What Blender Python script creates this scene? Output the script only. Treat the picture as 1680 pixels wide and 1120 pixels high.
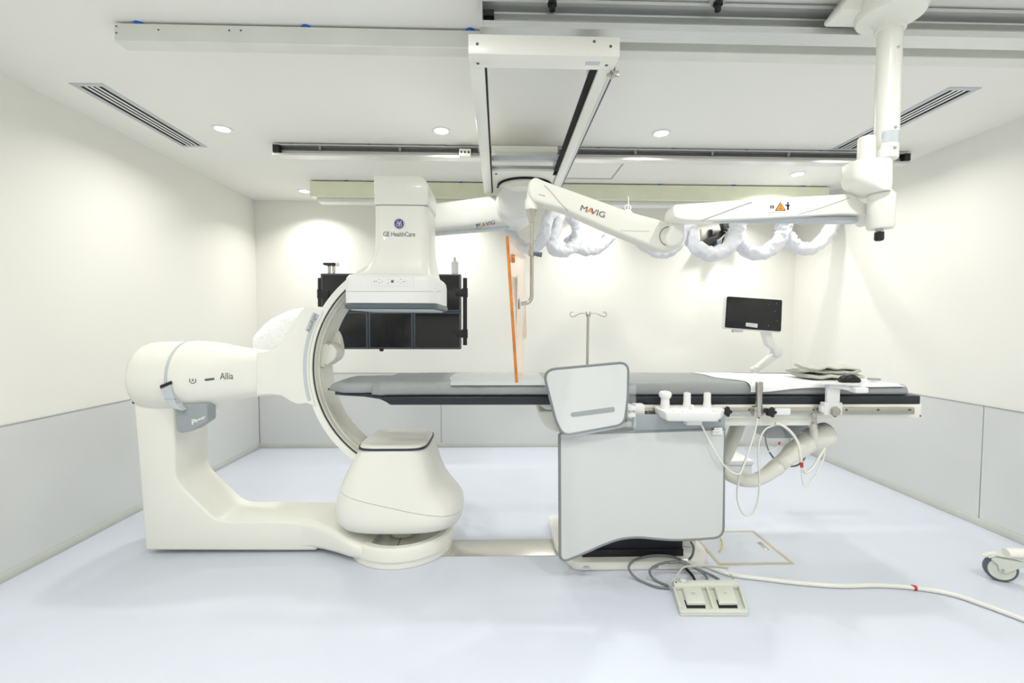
import bpy, bmesh, math, random
from mathutils import Vector, Matrix, noise
from mathutils.bvhtree import BVHTree
random.seed(7)
sc = bpy.context.scene
C = sc.collection
for o in list(bpy.data.objects): bpy.data.objects.remove(o)

# ------------------------------------------------------------------ camera
F, VX, VY, ROLL, EYE = 747.0, 819.0, 530.0, .002, 1.46
yc = Vector(((VX-840)/F, (560-VY)/F, -1)).normalized()
xc = Vector((1, -ROLL, (yc.x-yc.y*ROLL)/(-yc.z))).normalized()
zc = xc.cross(yc)
MC = Matrix((xc, yc, zc))                     # camera -> world rotation (rows = world axes in camera space)
cam = bpy.data.objects.new('camera', bpy.data.cameras.new('camera')); C.objects.link(cam)
cam.matrix_world = Matrix.Translation((0, 0, EYE)) @ MC.to_4x4()
cam.data.sensor_width = 36; cam.data.lens = 36*F/1680; cam.data.clip_start = .05
sc.camera = cam
# ------------------------------------------------------------------ world, exposure
w = bpy.data.worlds.new('world'); sc.world = w; w.use_nodes = True
w.node_tree.nodes['Background'].inputs[0].default_value = (.8, .85, .9, 1)
w.node_tree.nodes['Background'].inputs[1].default_value = .05
sc.view_settings.view_transform = 'Standard'; sc.view_settings.look = 'None'
sc.view_settings.gamma = 1; sc.view_settings.exposure = 0.14
LAMP = 9.7          # watts of each ceiling downlight
LAMPCOL = (1, .985, .955)
HC, XL, XR, YB, YF = 2.85, -2.79, 3.50, 5.33, -2.2

def W(px, py, X=None, Y=None, Z=None):        # where the line of sight of a photo pixel meets a plane of the room
    d = MC @ Vector(((px-840)/F, (560-py)/F, -1))
    t = Y/d.y if Y is not None else X/d.x if X is not None else (Z-EYE)/d.z
    return d*t + Vector((0, 0, EYE))
def XZ(pts, Y): return [(W(a, b, Y=Y).x, W(a, b, Y=Y).z) for a, b in pts]
def PT(pts, Y): return [W(p[0], p[1], Y=(p[2] if len(p) > 2 else Y)) for p in pts]

# ------------------------------------------------------------------ materials
def lin(c): return tuple((v/12.92 if v <= .04045 else ((v+.055)/1.055)**2.4) for v in c)
MT = {}
def mat(name, rgb, rough=.5, metal=0., var=.03, scale=6., bump=0., bscale=80., spec=.5, coat=0., aniso=None, alpha=None, trans=0., emit=0., sheen=0.):
    m = bpy.data.materials.new(name); m.use_nodes = True; nt = m.node_tree; N = nt.nodes; L = nt.links
    b = N['Principled BSDF']; c = lin([v/255 for v in rgb])
    tc = N.new('ShaderNodeTexCoord'); mp = N.new('ShaderNodeMapping'); L.new(tc.outputs['Object'], mp.inputs[0])
    if aniso: mp.inputs['Scale'].default_value = aniso
    nz = N.new('ShaderNodeTexNoise'); nz.inputs['Scale'].default_value = scale; nz.inputs['Detail'].default_value = 4
    L.new(mp.outputs[0], nz.inputs[0])
    r = N.new('ShaderNodeValToRGB'); L.new(nz.outputs[0], r.inputs[0])
    r.color_ramp.elements[0].position = .3; r.color_ramp.elements[1].position = .7
    r.color_ramp.elements[0].color = tuple(v*(1-var) for v in c)+(1,)
    r.color_ramp.elements[1].color = tuple(min(1, v*(1+var)) for v in c)+(1,)
    L.new(r.outputs[0], b.inputs['Base Color'])
    b.inputs['Roughness'].default_value = rough; b.inputs['Metallic'].default_value = metal
    b.inputs['Specular IOR Level'].default_value = spec; b.inputs['Coat Weight'].default_value = coat
    if sheen: b.inputs['Sheen Weight'].default_value = sheen
    if trans: b.inputs['Transmission Weight'].default_value = trans
    if alpha is not None: b.inputs['Alpha'].default_value = alpha
    if emit:
        b.inputs['Emission Color'].default_value = (1, .98, .94, 1); b.inputs['Emission Strength'].default_value = emit
    if bump:
        n2 = N.new('ShaderNodeTexNoise'); n2.inputs['Scale'].default_value = bscale; L.new(mp.outputs[0], n2.inputs[0])
        bp = N.new('ShaderNodeBump'); bp.inputs['Strength'].default_value = bump; bp.inputs['Distance'].default_value = .01
        L.new(n2.outputs[0], bp.inputs['Height']); L.new(bp.outputs[0], b.inputs['Normal'])
    MT[name] = m
mat('wall_paint', (243, 242, 234), .75, var=.006, scale=2, bump=.02, bscale=300)
mat('ceiling_paint', (246, 245, 239), .9, var=.006, scale=2)
mat('floor_vinyl', (212, 218, 229), .32, var=.012, scale=3, bump=.012, bscale=14, spec=.45)
mat('wall_panel', (219, 221, 219), .16, var=.008, scale=1.5, spec=.5)
mat('panel_joint', (150, 156, 156), .6)
mat('baseboard', (206, 209, 200), .5)
mat('trim_grey', (168, 174, 176), .35)
mat('aluminium', (222, 224, 222), .36, .6, var=.05, scale=10, aniso=(1, 30, 30))
mat('aluminium_dull', (230, 232, 224), .5, .15, var=.03)
mat('rail_inner', (214, 208, 198), .4, .3, var=.05, scale=4, aniso=(1, 20, 20))
mat('beam_reflected_tint', (241, 243, 217), .45, .1)  # aluminium beam's yellow-green reflection put into its base colour
mat('steel', (190, 186, 178), .25, .95, var=.04, aniso=(30, 30, 1))
mat('plate_steel', (214, 212, 206), .3, .85, var=.05, aniso=(2, 60, 60))
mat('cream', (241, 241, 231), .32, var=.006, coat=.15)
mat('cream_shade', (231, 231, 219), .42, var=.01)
mat('white_plastic', (236, 237, 234), .35, var=.006)
mat('boom_paint', (224, 225, 220), .4, var=.006)
mat('light_grey', (198, 204, 208), .4)
mat('mid_grey', (160, 167, 170), .45)
mat('slate', (88, 99, 106), .45)
mat('dark_blue', (44, 52, 64), .45)
mat('bellows', (24, 28, 36), .6)
mat('black', (18, 20, 22), .4)
mat('carbon', (32, 36, 44), .35)
mat('screen', (12, 14, 17), .12, var=.1)
mat('bezel', (66, 76, 84), .4)
mat('mattress', (152, 157, 157), .5, var=.02, bump=.06, bscale=30)
mat('white_sheet', (245, 246, 246), .85, var=.01, bump=.15, bscale=40)
mat('pale_sheet', (188, 193, 193), .6, var=.02, bump=.1, bscale=40)
mat('sleeve', (238, 240, 245), .7, var=.03, bump=.6, bscale=22)
mat('plastic_film', (250, 252, 252), .12, alpha=.1, var=0)
mat('plastic_bag', (246, 248, 249), .3, bump=.8, bscale=40, var=.01)
mat('acrylic_edge', (200, 118, 40), .12, var=.25, scale=4, aniso=(1, 1, 3), spec=.6)
mat('acrylic', (250, 222, 192), .08, alpha=.5, var=0)
mat('frost', (211, 214, 212), .3, var=.01, scale=2)
mat('frost_clear', (222, 225, 223), .2, var=.005)
mat('piping', (130, 137, 137), .45)
mat('brass_tape', (196, 188, 160), .4, .2)
mat('blue', (20, 98, 190), .5)
mat('yellow', (240, 214, 60), .5)
mat('orange_sign', (250, 178, 20), .5)
mat('orange_ink', (226, 118, 50), .5)
mat('red', (196, 60, 56), .5)
mat('maroon', (138, 46, 70), .5)
mat('ink', (92, 96, 98), .5)
mat('ink_dark', (40, 42, 46), .5)
mat('ink_soft', (168, 173, 173), .5)
mat('purple', (52, 22, 104), .4)
mat('lilac', (226, 216, 240), .4)
mat('cable_white', (232, 232, 224), .45)
mat('cable_grey', (118, 124, 124), .45)
mat('hose', (240, 239, 226), .5, bump=.15, bscale=25)
mat('drape', (176, 176, 166), .8, bump=.15, bscale=60, sheen=.2)
mat('drape_light', (206, 206, 196), .8, bump=.1, bscale=60)
mat('pedal_body', (214, 218, 206), .42)
mat('dark_slot', (10, 10, 10), .8)
mat('lamp_lens', (255, 255, 250), .5, emit=9.)

# ------------------------------------------------------------------ object bookkeeping
OFF = {}
def thing(name, label, cat, loc=(0, 0, 0), group=None):
    o = bpy.data.objects.new(name, None); C.objects.link(o); o.location = loc; o.empty_display_size = .05
    o['label'] = label; o['category'] = cat
    if group: o['group'] = group
    OFF[o] = Vector(loc); return o
def struct(o): o['kind'] = 'structure'; return o
def tag(o, label, cat, group=None):
    o['label'] = label; o['category'] = cat
    if group: o['group'] = group
    return o
def finish(name, bm, m, parent=None, angle=38, label=None, flat=False):
    bmesh.ops.remove_doubles(bm, verts=bm.verts, dist=1e-6)
    bmesh.ops.recalc_face_normals(bm, faces=bm.faces)
    if parent is None:
        c = Vector((0, 0, 0)); n = len(bm.verts)
        lo = Vector([min(v.co[i] for v in bm.verts) for i in range(3)]); hi = Vector([max(v.co[i] for v in bm.verts) for i in range(3)])
        off = Vector(((lo.x+hi.x)/2, (lo.y+hi.y)/2, lo.z))
    else: off = OFF[parent]
    for v in bm.verts: v.co -= off
    me = bpy.data.meshes.new(name); bm.to_mesh(me); bm.free()
    for p in me.polygons: p.use_smooth = not flat
    if not flat: me.set_sharp_from_angle(angle=math.radians(angle))
    me.materials.append(MT[m])
    o = bpy.data.objects.new(name, me); C.objects.link(o); OFF[o] = off
    if parent is None: o.location = off
    else: o.parent = parent
    if label: o['label'] = label
    return o
def faces_of(vs, fs):
    bm = bmesh.new(); V = [bm.verts.new(v) for v in vs]
    for f in fs:
        try: bm.faces.new([V[i] for i in f])
        except ValueError: pass
    return bm
def bev(bm, r, seg=3, ang=30):
    if r <= 0: return
    bmesh.ops.recalc_face_normals(bm, faces=bm.faces)
    es = [e for e in bm.edges if len(e.link_faces) == 2 and e.calc_face_angle() > math.radians(ang)]
    bmesh.ops.bevel(bm, geom=es, offset=r, segments=seg, profile=.5, affect='EDGES', clamp_overlap=True)
def add_box(bm, x0, x1, y0, y1, z0, z1):
    V = [bm.verts.new(v) for v in ((x0, y0, z0), (x1, y0, z0), (x1, y1, z0), (x0, y1, z0), (x0, y0, z1), (x1, y0, z1), (x1, y1, z1), (x0, y1, z1))]
    for f in ((0, 3, 2, 1), (4, 5, 6, 7), (0, 1, 5, 4), (1, 2, 6, 5), (2, 3, 7, 6), (3, 0, 4, 7)): bm.faces.new([V[i] for i in f])
def box(name, x, y, z, m, parent=None, r=0., seg=2, label=None):
    bm = bmesh.new(); add_box(bm, x[0], x[1], y[0], y[1], z[0], z[1]); bev(bm, r, seg)
    return finish(name, bm, m, parent, label=label)
def boxes(name, lst, m, parent=None, r=0., label=None):
    bm = bmesh.new()
    for b in lst: add_box(bm, *b)
    bev(bm, r, 2); return finish(name, bm, m, parent, label=label)
def hexa(name, base, z0, z1, m, parent=None, r=0., top=None, seg=2):
    top = top or base
    bm = faces_of([(p[0], p[1], z0) for p in base]+[(p[0], p[1], z1) for p in top], ((0, 3, 2, 1), (4, 5, 6, 7), (0, 1, 5, 4), (1, 2, 6, 5), (2, 3, 7, 6), (3, 0, 4, 7)))
    bev(bm, r, seg); return finish(name, bm, m, parent)
def fillet(pts, r, n=6):
    out = []; k = len(pts)
    for i in range(k):
        p = Vector(pts[i][:2]); a = Vector(pts[i-1][:2]); b = Vector(pts[(i+1) % k][:2])
        rr = pts[i][2] if len(pts[i]) > 2 else r
        u = (a-p); v = (b-p); d = min(rr, u.length*.48, v.length*.48)
        if d < 1e-5: out.append(tuple(p)); continue
        s = p+u.normalized()*d; e = p+v.normalized()*d
        for j in range(n+1):
            t = j/n; out.append(tuple(s*(1-t)**2+p*2*t*(1-t)+e*t*t))
    return out
def prism(name, pts, y0, y1, m, parent=None, r=0., seg=3, plane='xz', label=None, ang=50):
    f = {'xz': lambda a, b, c: (a, c, b), 'yz': lambda a, b, c: (c, a, b), 'xy': lambda a, b, c: (a, b, c)}[plane]
    n = len(pts)
    bm = faces_of([f(a, b, y0) for a, b in pts]+[f(a, b, y1) for a, b in pts],
                  [tuple(range(n)), tuple(range(2*n-1, n-1, -1))]+[(i, (i+1) % n, n+(i+1) % n, n+i) for i in range(n)])
    bev(bm, r, seg, ang); return finish(name, bm, m, parent, label=label)
def loft_bm(secs, cap=True, bm=None):
    bm = bm or bmesh.new(); R = [[bm.verts.new(p) for p in s] for s in secs]; n = len(R[0])
    for a, b in zip(R, R[1:]):
        for i in range(n): bm.faces.new((a[i], a[(i+1) % n], b[(i+1) % n], b[i]))
    if cap: bm.faces.new(R[0]); bm.faces.new(R[-1][::-1])
    return bm
def loft(name, secs, m, parent=None, cap=True, angle=50, label=None):
    return finish(name, loft_bm(secs, cap), m, parent, angle, label)
def se(cx, cy, hx, hy, p=4., n=48):           # superellipse
    o = []
    for i in range(n):
        t = 2*math.pi*i/n; c, s = math.cos(t), math.sin(t)
        o.append((cx+hx*math.copysign(abs(c)**(2/p), c), cy+hy*math.copysign(abs(s)**(2/p), s)))
    return o
def rr(x0, x1, y0, y1, r, n=5):
    r = min(r, (x1-x0)*.499, (y1-y0)*.499); o = []
    for cx, cy, a in ((x1-r, y1-r, 0), (x0+r, y1-r, 90), (x0+r, y0+r, 180), (x1-r, y0+r, 270)):
        for i in range(n+1):
            t = math.radians(a+90*i/n); o.append((cx+r*math.cos(t), cy+r*math.sin(t)))
    return o
def lathe(name, prof, c, m, parent=None, axis='z', n=40, label=None, angle=38):
    secs = []
    for r, h in prof:
        s = []
        for i in range(n):
            t = 2*math.pi*i/n; a, b = max(r, 1e-5)*math.cos(t), max(r, 1e-5)*math.sin(t)
            s.append({'z': (c[0]+a, c[1]+b, c[2]+h), 'x': (c[0]+h, c[1]+a, c[2]+b), 'y': (c[0]+a, c[1]+h, c[2]+b)}[axis])
        secs.append(s)
    return loft(name, secs, m, parent, angle=angle, label=label)
def catmull(pts, n=8):
    P = [Vector(p) for p in pts]; P = [P[0]*2-P[1]]+P+[P[-1]*2-P[-2]]; out = []
    for i in range(1, len(P)-2):
        a, b, c, d = P[i-1:i+3]
        for j in range(n):
            t = j/n; out.append(.5*((2*b)+(c-a)*t+(2*a-5*b+4*c-d)*t*t+(3*b-a-3*c+d)*t**3))
    out.append(P[-2]); return out
def sweep_bm(pts, rad, n=10, bm=None, jit=0., seed=0, flat=1.0, up=None):
    P = [Vector(p) for p in pts]; secs = []; prev = None
    for i, p in enumerate(P):
        t = (P[min(i+1, len(P)-1)]-P[max(i-1, 0)]).normalized()
        if prev is None:
            ref = Vector(up) if up else (Vector((0, 0, 1)) if abs(t.z) < .9 else Vector((0, 1, 0)))
            u = (ref-t*ref.dot(t)).normalized()
        else: u = (prev-t*prev.dot(t)).normalized()
        prev = u; v = t.cross(u); r = rad[i] if isinstance(rad, (list, tuple)) else rad; s = []
        for k in range(n):
            a = 2*math.pi*k/n; q = r
            if jit: q *= 1+jit*noise.noise(Vector((i*.55+seed, math.cos(a)*1.3, math.sin(a)*1.3+seed)))
            s.append(p+u*math.cos(a)*q+v*math.sin(a)*q*flat)
        secs.append(s)
    return loft_bm(secs, True, bm)
def tube(name, pts, r, m, parent=None, n=10, smooth=0, jit=0., seed=0, flat=1., up=None, label=None):
    if smooth: pts = catmull(pts, smooth)
    return finish(name, sweep_bm(pts, r, n, None, jit, seed, flat, up), m, parent, 50, label)
def bvh(o):
    me = o.data; off = OFF[o]
    return BVHTree.FromPolygons([v.co+off for v in me.vertices], [tuple(p.vertices) for p in me.polygons])
def decal(bm, tree, d=.0015, y0=1.0):         # lay flat print onto a surface that faces the room's front
    for v in bm.verts:
        h = tree.ray_cast(Vector((v.co.x, y0, v.co.z)), Vector((0, 1, 0)))[0]
        if h: v.co.y = h.y-d
def textbm(s, p, size, u=(1, 0, 0), v=(0, 0, 1), sx=1., shear=0., spacing=1., offset=0.):
    cu = bpy.data.curves.new('t', 'FONT'); cu.body = s; cu.size = size; cu.align_x = 'CENTER'; cu.align_y = 'CENTER'; cu.shear = shear; cu.space_character = spacing; cu.offset = offset; cu.resolution_u = 3
    o = bpy.data.objects.new('t', cu); C.objects.link(o)
    me = bpy.data.meshes.new_from_object(o.evaluated_get(bpy.context.evaluated_depsgraph_get()))
    bpy.data.objects.remove(o); bm = bmesh.new(); bm.from_mesh(me); bpy.data.meshes.remove(me)
    u, v, p = Vector(u), Vector(v), Vector(p)
    for w_ in bm.verts: w_.co = p+u*w_.co.x*sx+v*w_.co.y
    return bm
def flatstrip(pts, wd, bm=None):               # ribbon of width wd in the xz plane
    bm = bm or bmesh.new(); P = [Vector(p) for p in pts]; L = []
    for i, p in enumerate(P):
        t = (P[min(i+1, len(P)-1)]-P[max(i-1, 0)]); t = Vector((t.x, 0, t.z)).normalized(); nn = Vector((-t.z, 0, t.x))*wd/2
        L.append((bm.verts.new(p+nn), bm.verts.new(p-nn)))
    for a, b in zip(L, L[1:]): bm.faces.new((a[0], a[1], b[1], b[0]))
    return bm
def discbm(c, r, bm=None, n=24, r0=0., a0=0, a1=360):
    bm = bm or bmesh.new(); c = Vector(c); k = n if a1-a0 < 360 else n
    pts = [(math.radians(a0+(a1-a0)*i/k)) for i in range(k+1)]
    outer = [bm.verts.new(c+Vector((math.cos(t)*r, 0, math.sin(t)*r))) for t in pts]
    if r0 <= 0:
        bm.faces.new(outer[:-1]) if a1-a0 >= 360 else bm.faces.new(outer+[bm.verts.new(c)])
    else:
        inn = [bm.verts.new(c+Vector((math.cos(t)*r0, 0, math.sin(t)*r0))) for t in pts]
        for i in range(k): bm.faces.new((outer[i], outer[i+1], inn[i+1], inn[i]))
    return bm
def polybm(pts, Y, bm=None):
    bm = bm or bmesh.new(); bm.faces.new([bm.verts.new((a, Y, b)) for a, b in pts]); return bm

# ================================================================== the room
struct(box('floor', (XL-.1, XR+.1), (YF-.1, YB+.1), (-.1, 0), 'floor_vinyl'))
ceil = struct(box('ceiling', (XL-.1, XR+.1), (YF-.1, YB+.1), (HC, HC+.1), 'ceiling_paint'))
wl = struct(box('wall_left', (XL-.1, XL), (YF, YB), (0, HC), 'wall_paint'))
wr = struct(box('wall_right', (XR, XR+.1), (YF, YB), (0, HC), 'wall_paint'))
wb = struct(box('wall_back', (XL-.1, XR+.1), (YB, YB+.1), (0, HC), 'wall_paint'))
wf = struct(box('wall_front', (XL-.1, XR+.1), (YF-.1, YF), (0, HC), 'wall_paint'))
PZ0, PZ1, PT_ = .054, .873, .012
def panels(parent, cuts, where):
    for a, b in zip(cuts, cuts[1:]):
        a += .003; b -= .003
        if where == 'back': box('panel', (a, b), (YB-PT_, YB-.002), (PZ0, PZ1), 'wall_panel', parent, .0015, 1)
        elif where == 'left': box('panel', (XL+.002, XL+PT_), (a, b), (PZ0, PZ1), 'wall_panel', parent, .0015, 1)
        elif where == 'right': box('panel', (XR-PT_, XR-.002), (a, b), (PZ0, PZ1), 'wall_panel', parent, .0015, 1)
        else: box('panel', (a, b), (YF+.002, YF+PT_), (PZ0, PZ1), 'wall_panel', parent, .0015, 1)
j = W(724, 680, Y=YB).x
panels(wb, [XL+PT_, j, j+2.07, XR-PT_], 'back')
panels(wl, [YF+PT_, -.3, 1.75, 3.82, YB-PT_], 'left')
panels(wr, [YF+PT_, -.95, 1.10, 3.16, YB-PT_], 'right')
panels(wf, [XL+PT_, -.7, 1.4, XR-PT_], 'front')
box('joint_strip', (XL, XL+.003), (YF, YB), (PZ0, PZ1), 'panel_joint', wl); box('joint_strip', (XR-.003, XR), (YF, YB), (PZ0, PZ1), 'panel_joint', wr)
box('joint_strip', (XL, XR), (YB-.003, YB), (PZ0, PZ1), 'panel_joint', wb)
T = .014
struct(box('trim_1', (XL, XL+T), (YF+T, YB-T), (PZ1, PZ1+.006), 'trim_grey')); struct(box('trim_2', (XR-T, XR), (YF+T, YB-T), (PZ1, PZ1+.006), 'trim_grey'))
struct(box('trim_3', (XL, XR), (YB-T, YB), (PZ1, PZ1+.006), 'trim_grey'))
B = .018
struct(box('baseboard_left', (XL, XL+B), (YF+B, YB-B), (0, PZ0), 'baseboard', r=.004)); struct(box('baseboard_right', (XR-B, XR), (YF+B, YB-B), (0, PZ0), 'baseboard', r=.004))
struct(box('baseboard_back', (XL, XR), (YB-B, YB), (0, PZ0), 'baseboard', r=.004)); struct(box('baseboard_front', (XL, XR), (YF, YF+B), (0, PZ0), 'baseboard', r=.004))
# ceiling access hatch: a thin frame flush with the ceiling
a = W(1003, 293, Z=HC); b = W(1020, 262, Z=HC)
boxes('hatch_frame', [(.15, a.x, a.y-.006, a.y+.006, HC-.004, HC), (a.x-.006, a.x+.006, 3.75, a.y, HC-.004, HC)], 'ink_soft', ceil)

# ---------------------------------------------------------------- downlights
def downlight(x, y, label, k=1., spread=156):
    t = thing('downlight', label, 'light', (x, y, HC), 'round ceiling downlights')
    lathe('trim_ring', [(.050, -.001), (.050, -.006), (.060, -.008), (.068, -.004), (.068, 0)], (x, y, HC), 'white_plastic', t, n=32)
    lathe('lens', [(0, -.002), (.050, -.002), (.050, -.004), (0, -.005)], (x, y, HC), 'lamp_lens', t, n=24)
    ld = bpy.data.lights.new('downlight_lamp', 'AREA'); ld.shape = 'DISK'; ld.size = .12; ld.energy = LAMP*k; ld.color = LAMPCOL; ld.spread = math.radians(spread)
    lo = bpy.data.objects.new('downlight_lamp', ld); C.objects.link(lo); lo.parent = t; lo.location = (0, 0, -.012)
d1, d2, d3, d4 = [W(p, q, Z=HC) for p, q in ((365, 211), (724, 214), (1085, 218), (1309, 285))]
downlight(d1.x, d1.y, 'round white downlight beside the left ceiling vent')
downlight(d2.x, d2.y, 'round white downlight just left of the ceiling carriage frame', .5)
downlight(d3.x, d3.y, 'round white downlight right of the ceiling carriage frame')
downlight(2.78, d3.y, 'round white downlight hidden behind the right ceiling column', .6)
downlight(d4.x, d4.y, 'round white downlight behind the right end of the slotted rail', .7)
for i, (x, s) in enumerate(((-2.06, 'leftmost'), (-.55, 'second from the left'), (1.0, 'third from the left'), (2.6, 'rightmost'))):
    downlight(x, 4.93, 'downlight close to the back wall behind the rear beam, %s' % s, .8, 130)
for r_, y in enumerate((1.05, -.75)):
    for x, s in ((d1.x, 'left'), (d2.x, 'centre left'), (d3.x, 'centre right'), (2.78, 'right')):
        downlight(x, y, 'ceiling downlight %s row, %s' % (('behind the viewer, first', 'behind the viewer, last')[r_], s), 1.25)

# ---------------------------------------------------------------- ceiling vents
def vent(x0, x1, y0, y1, label):
    t = thing('ceiling_vent', label, 'vent', ((x0+x1)/2, (y0+y1)/2, HC), 'slotted ceiling vents')
    z0, z1 = HC-.004, HC
    fr = .033
    boxes('frame', [(x0, x1, y0, y0+fr, z0, z1), (x0, x1, y1-fr, y1, z0, z1), (x0, x0+fr, y0+fr, y1-fr, z0, z1), (x1-fr, x1, y0+fr, y1-fr, z0, z1)], 'light_grey', t, .002)
    box('duct', (x0+fr, x1-fr), (y0+fr, y1-fr), (HC-.001, HC), 'dark_slot', t)
    wi = (x1-x0-2*fr)
    for k in range(3):
        c = x0+fr+wi*(k+1)/4
        box('slat', (c-wi*.06, c+wi*.06), (y0+fr, y1-fr), (HC-.0025, HC-.001), 'white_plastic', t)
vent(-2.51, -2.315, 2.78, 3.74, 'slotted grey framed vent in the ceiling by the left wall')
vent(2.635, 2.83, 2.65, 3.62, 'slotted grey framed vent in the ceiling behind the right column')

# ---------------------------------------------------------------- ceiling rails
def spacer(t, x, y): lathe('spacer', [(.022, -.012), (.022, 0)], (x, y, HC), 'blue', t, n=16, label='blue spacer')
def boxrail(name, label, x0, x1, y0, y1, z0, spx, m, lip=0.):
    t = thing(name, label, 'ceiling rail', ((x0+x1)/2, (y0+y1)/2, z0))
    ch = .014
    prism('beam', [(y0, HC-.012), (y1, HC-.012), (y1, z0+.002), (y1-.006, z0), (y0+.004, z0), (y0, z0+.004)], x0, x1, m, t, 0, plane='yz')
    for sx in spx: spacer(t, sx, y0+.018)
    return t
ra = boxrail('ceiling_rail', 'long pale aluminium box rail nearest the front of the ceiling', -1.78, XR-.04, 2.21, 2.285, 2.757, [-1.68+.77*i for i in range(7)], 'aluminium_dull')
for q in (196, 202, 260, 376, 395): pass
for px, py in ((191, 43), (191, 54), (260, 49), (376, 50), (395, 50), (1390, 66), (1407, 67)):
    p = W(px, py, Y=2.209); lathe('screw', [(.004, 0), (.004, -.0015)], p, 'ink', ra, axis='y', n=10)
def channel(name, label, x0, x1, y0, y1, z0, zt, m, t_=.010):
    t = thing(name, label, 'ceiling rail', ((x0+x1)/2, (y0+y1)/2, z0))
    prism('channel', [(y0, z0), (y1, z0), (y1, zt), (y0, zt), (y0, zt-t_), (y1-t_, zt-t_), (y1-t_, z0+t_), (y0+t_*.6, z0+t_), (y0+t_*.6, z0+t_*2), (y0, z0+t_*2)], x0, x1, m, t, 0, plane='yz')
    return t
rb = channel('ceiling_rail', 'slotted metal rail across the ceiling behind the carriage frame', -1.755, 3.30, 3.62, 3.71, 2.752, HC-.012, 'aluminium', .008)
for i in range(9): spacer(rb, -1.62+.6*i, 3.66)
box('track', (-1.70, 3.26), (3.665, 3.69), (2.805, 2.818), 'slate', rb); box('inner_strip', (-1.70, 3.26), (3.66, 3.70), (2.764, 2.802), 'rail_inner', rb)
box('end_stop', (-1.75, -1.70), (3.618, 3.69), (2.775, 2.832), 'black', rb); box('end_stop', (3.25, 3.297), (3.618, 3.69), (2.775, 2.832), 'black', rb)
p = W(763, 251, Y=3.60)
cb = box('connector_block', (p.x-.045, p.x+.045), (3.58, 3.625), (p.z-.028, p.z+.028), 'white_plastic', rb, .004)
for k in (-1, 0, 1): lathe('socket', [(.008, 0), (.008, -.003)], (p.x+k*.028, 3.58, p.z), 'black', cb, axis='y', n=12)
for k in range(8): lathe('clip', [(.012, 0), (.010, -.03)], (-1.4+.62*k, 3.65, 2.835), 'mid_grey', rb, n=10)
rd = boxrail('ceiling_rail', 'rear pale aluminium beam along the ceiling before the back wall', -1.85, 3.32, 4.55, 4.66, 2.69, [-1.5, .62-1.0, .35, 1.6, 2.35, 3.05], 'beam_reflected_tint')
box('lower_track', (-1.80, 3.30), (4.60, 4.72), (2.652, 2.69), 'white_plastic', rd, .004)
rc = channel('ceiling_rail', 'open aluminium channel rail on the ceiling above the carriage box', -.075, XR-.04, 1.99, 2.075, 2.718, HC-.012, 'aluminium', .014)
box('end_plate', (-.085, -.074), (1.985, 2.078), (2.715, HC-.012), 'aluminium', rc); box('end_stop', (-.07, -.025), (2.0, 2.055), (2.772, 2.80), 'black', rc, .004)
box('mid_flange', (-.07, XR-.05), (2.03, 2.062), (2.80, 2.808), 'aluminium', rc)
for px in (906, 1178):
    p = W(px, 4, Z=HC-.02)
    cl = box('mount_plate', (p.x-.03, p.x+.03), (p.y-.05, p.y+.14), (HC-.02, HC-.004), 'aluminium', rc, .002)
    lathe('bolt', [(.020, .0), (.020, -.012), (.013, -.014), (.013, -.035), (.006, -.04)], (p.x, p.y, HC-.02), 'black', cl, n=16)

# ---------------------------------------------------------------- ceiling carriage with rotating ring
ct = thing('ceiling_carriage', 'white ceiling carriage frame with rotating ring under the rails', 'carriage', (.16, 2.8, 2.5))
ZB = 2.525
fL, fR = W(768, 88, Z=ZB), W(1016, 95, Z=ZB)
YC0 = fL.y
x0, x1 = fL.x, fR.x
zt = W(768, 55, Y=YC0).z
fr_ = box('front_cover', (x0, x1), (YC0, YC0+.10), (ZB, zt), 'cream', ct, .004)
for px, py in ((783, 72), (1002, 76), (975, 68)): lathe('screw', [(.006, 0), (.005, -.002)], W(px, py, Y=YC0), 'ink', fr_, axis='y', n=12)
for px, py in ((784, 104), (995, 107)): lathe('screw', [(.007, 0), (.006, -.002)], (W(px, py, Z=ZB)), 'ink', fr_, n=12)
lb = W(972, 104, Z=ZB); box('rating_label', (lb.x-.03, lb.x+.03), (lb.y-.012, lb.y+.012), (ZB-.001, ZB), 'light_grey', fr_)
YE = 3.80
bl = W(811, 318, Z=ZB).x; 
box('side_beam', (x0, W(795, 106, Z=ZB).x), (YC0+.10, YE), (ZB, ZB+.09), 'cream', ct, .004)
box('beam_slot', (W(795, 106, Z=ZB).x, W(795, 106, Z=ZB).x+.006), (YC0+.1, YE), (ZB+.004, ZB+.08), 'dark_slot', ct)
xi = W(972, 112, Z=ZB).x; xo = W(992, 112, Z=ZB).x
box('side_beam', (xi+.028, xo+.03), (YC0+.10, YE), (ZB, ZB+.09), 'cream', ct, .004)
box('drive_belt', (xi, xi+.028), (YC0+.11, 3.35), (ZB+.012, ZB+.03), 'dark_slot', ct, label='black drive belt')
box('cable_track', (xo+.035, xo+.048), (YC0+.13, YE), (ZB+.012, ZB+.05), 'aluminium', ct)
box('cable_track', (xo+.05, xo+.056), (YC0+.13, YE), (ZB+.012, ZB+.05), 'slate', ct)
boxes('end_clip', [(xo+.02, xo+.07, YC0+.12, YC0+.135, ZB-.01, ZB+.012), (xo+.04, xo+.05, YC0+.10, YC0+.15, ZB-.012, ZB+.0)], 'steel', ct, .001)
for py in (260, 276):
    yy = W(860, py, Z=ZB+.06).y; box('cross_bar', (x0+.07, xi+.02), (yy, yy+.03), (ZB+.05, ZB+.08), 'light_grey', ct, .003)
yy = W(860, 239, Z=2.70).y
box('top_cover', (x0+.07, xi+.02), (yy, yy+.16), (2.66, 2.70), 'cream', ct, .004)
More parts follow.
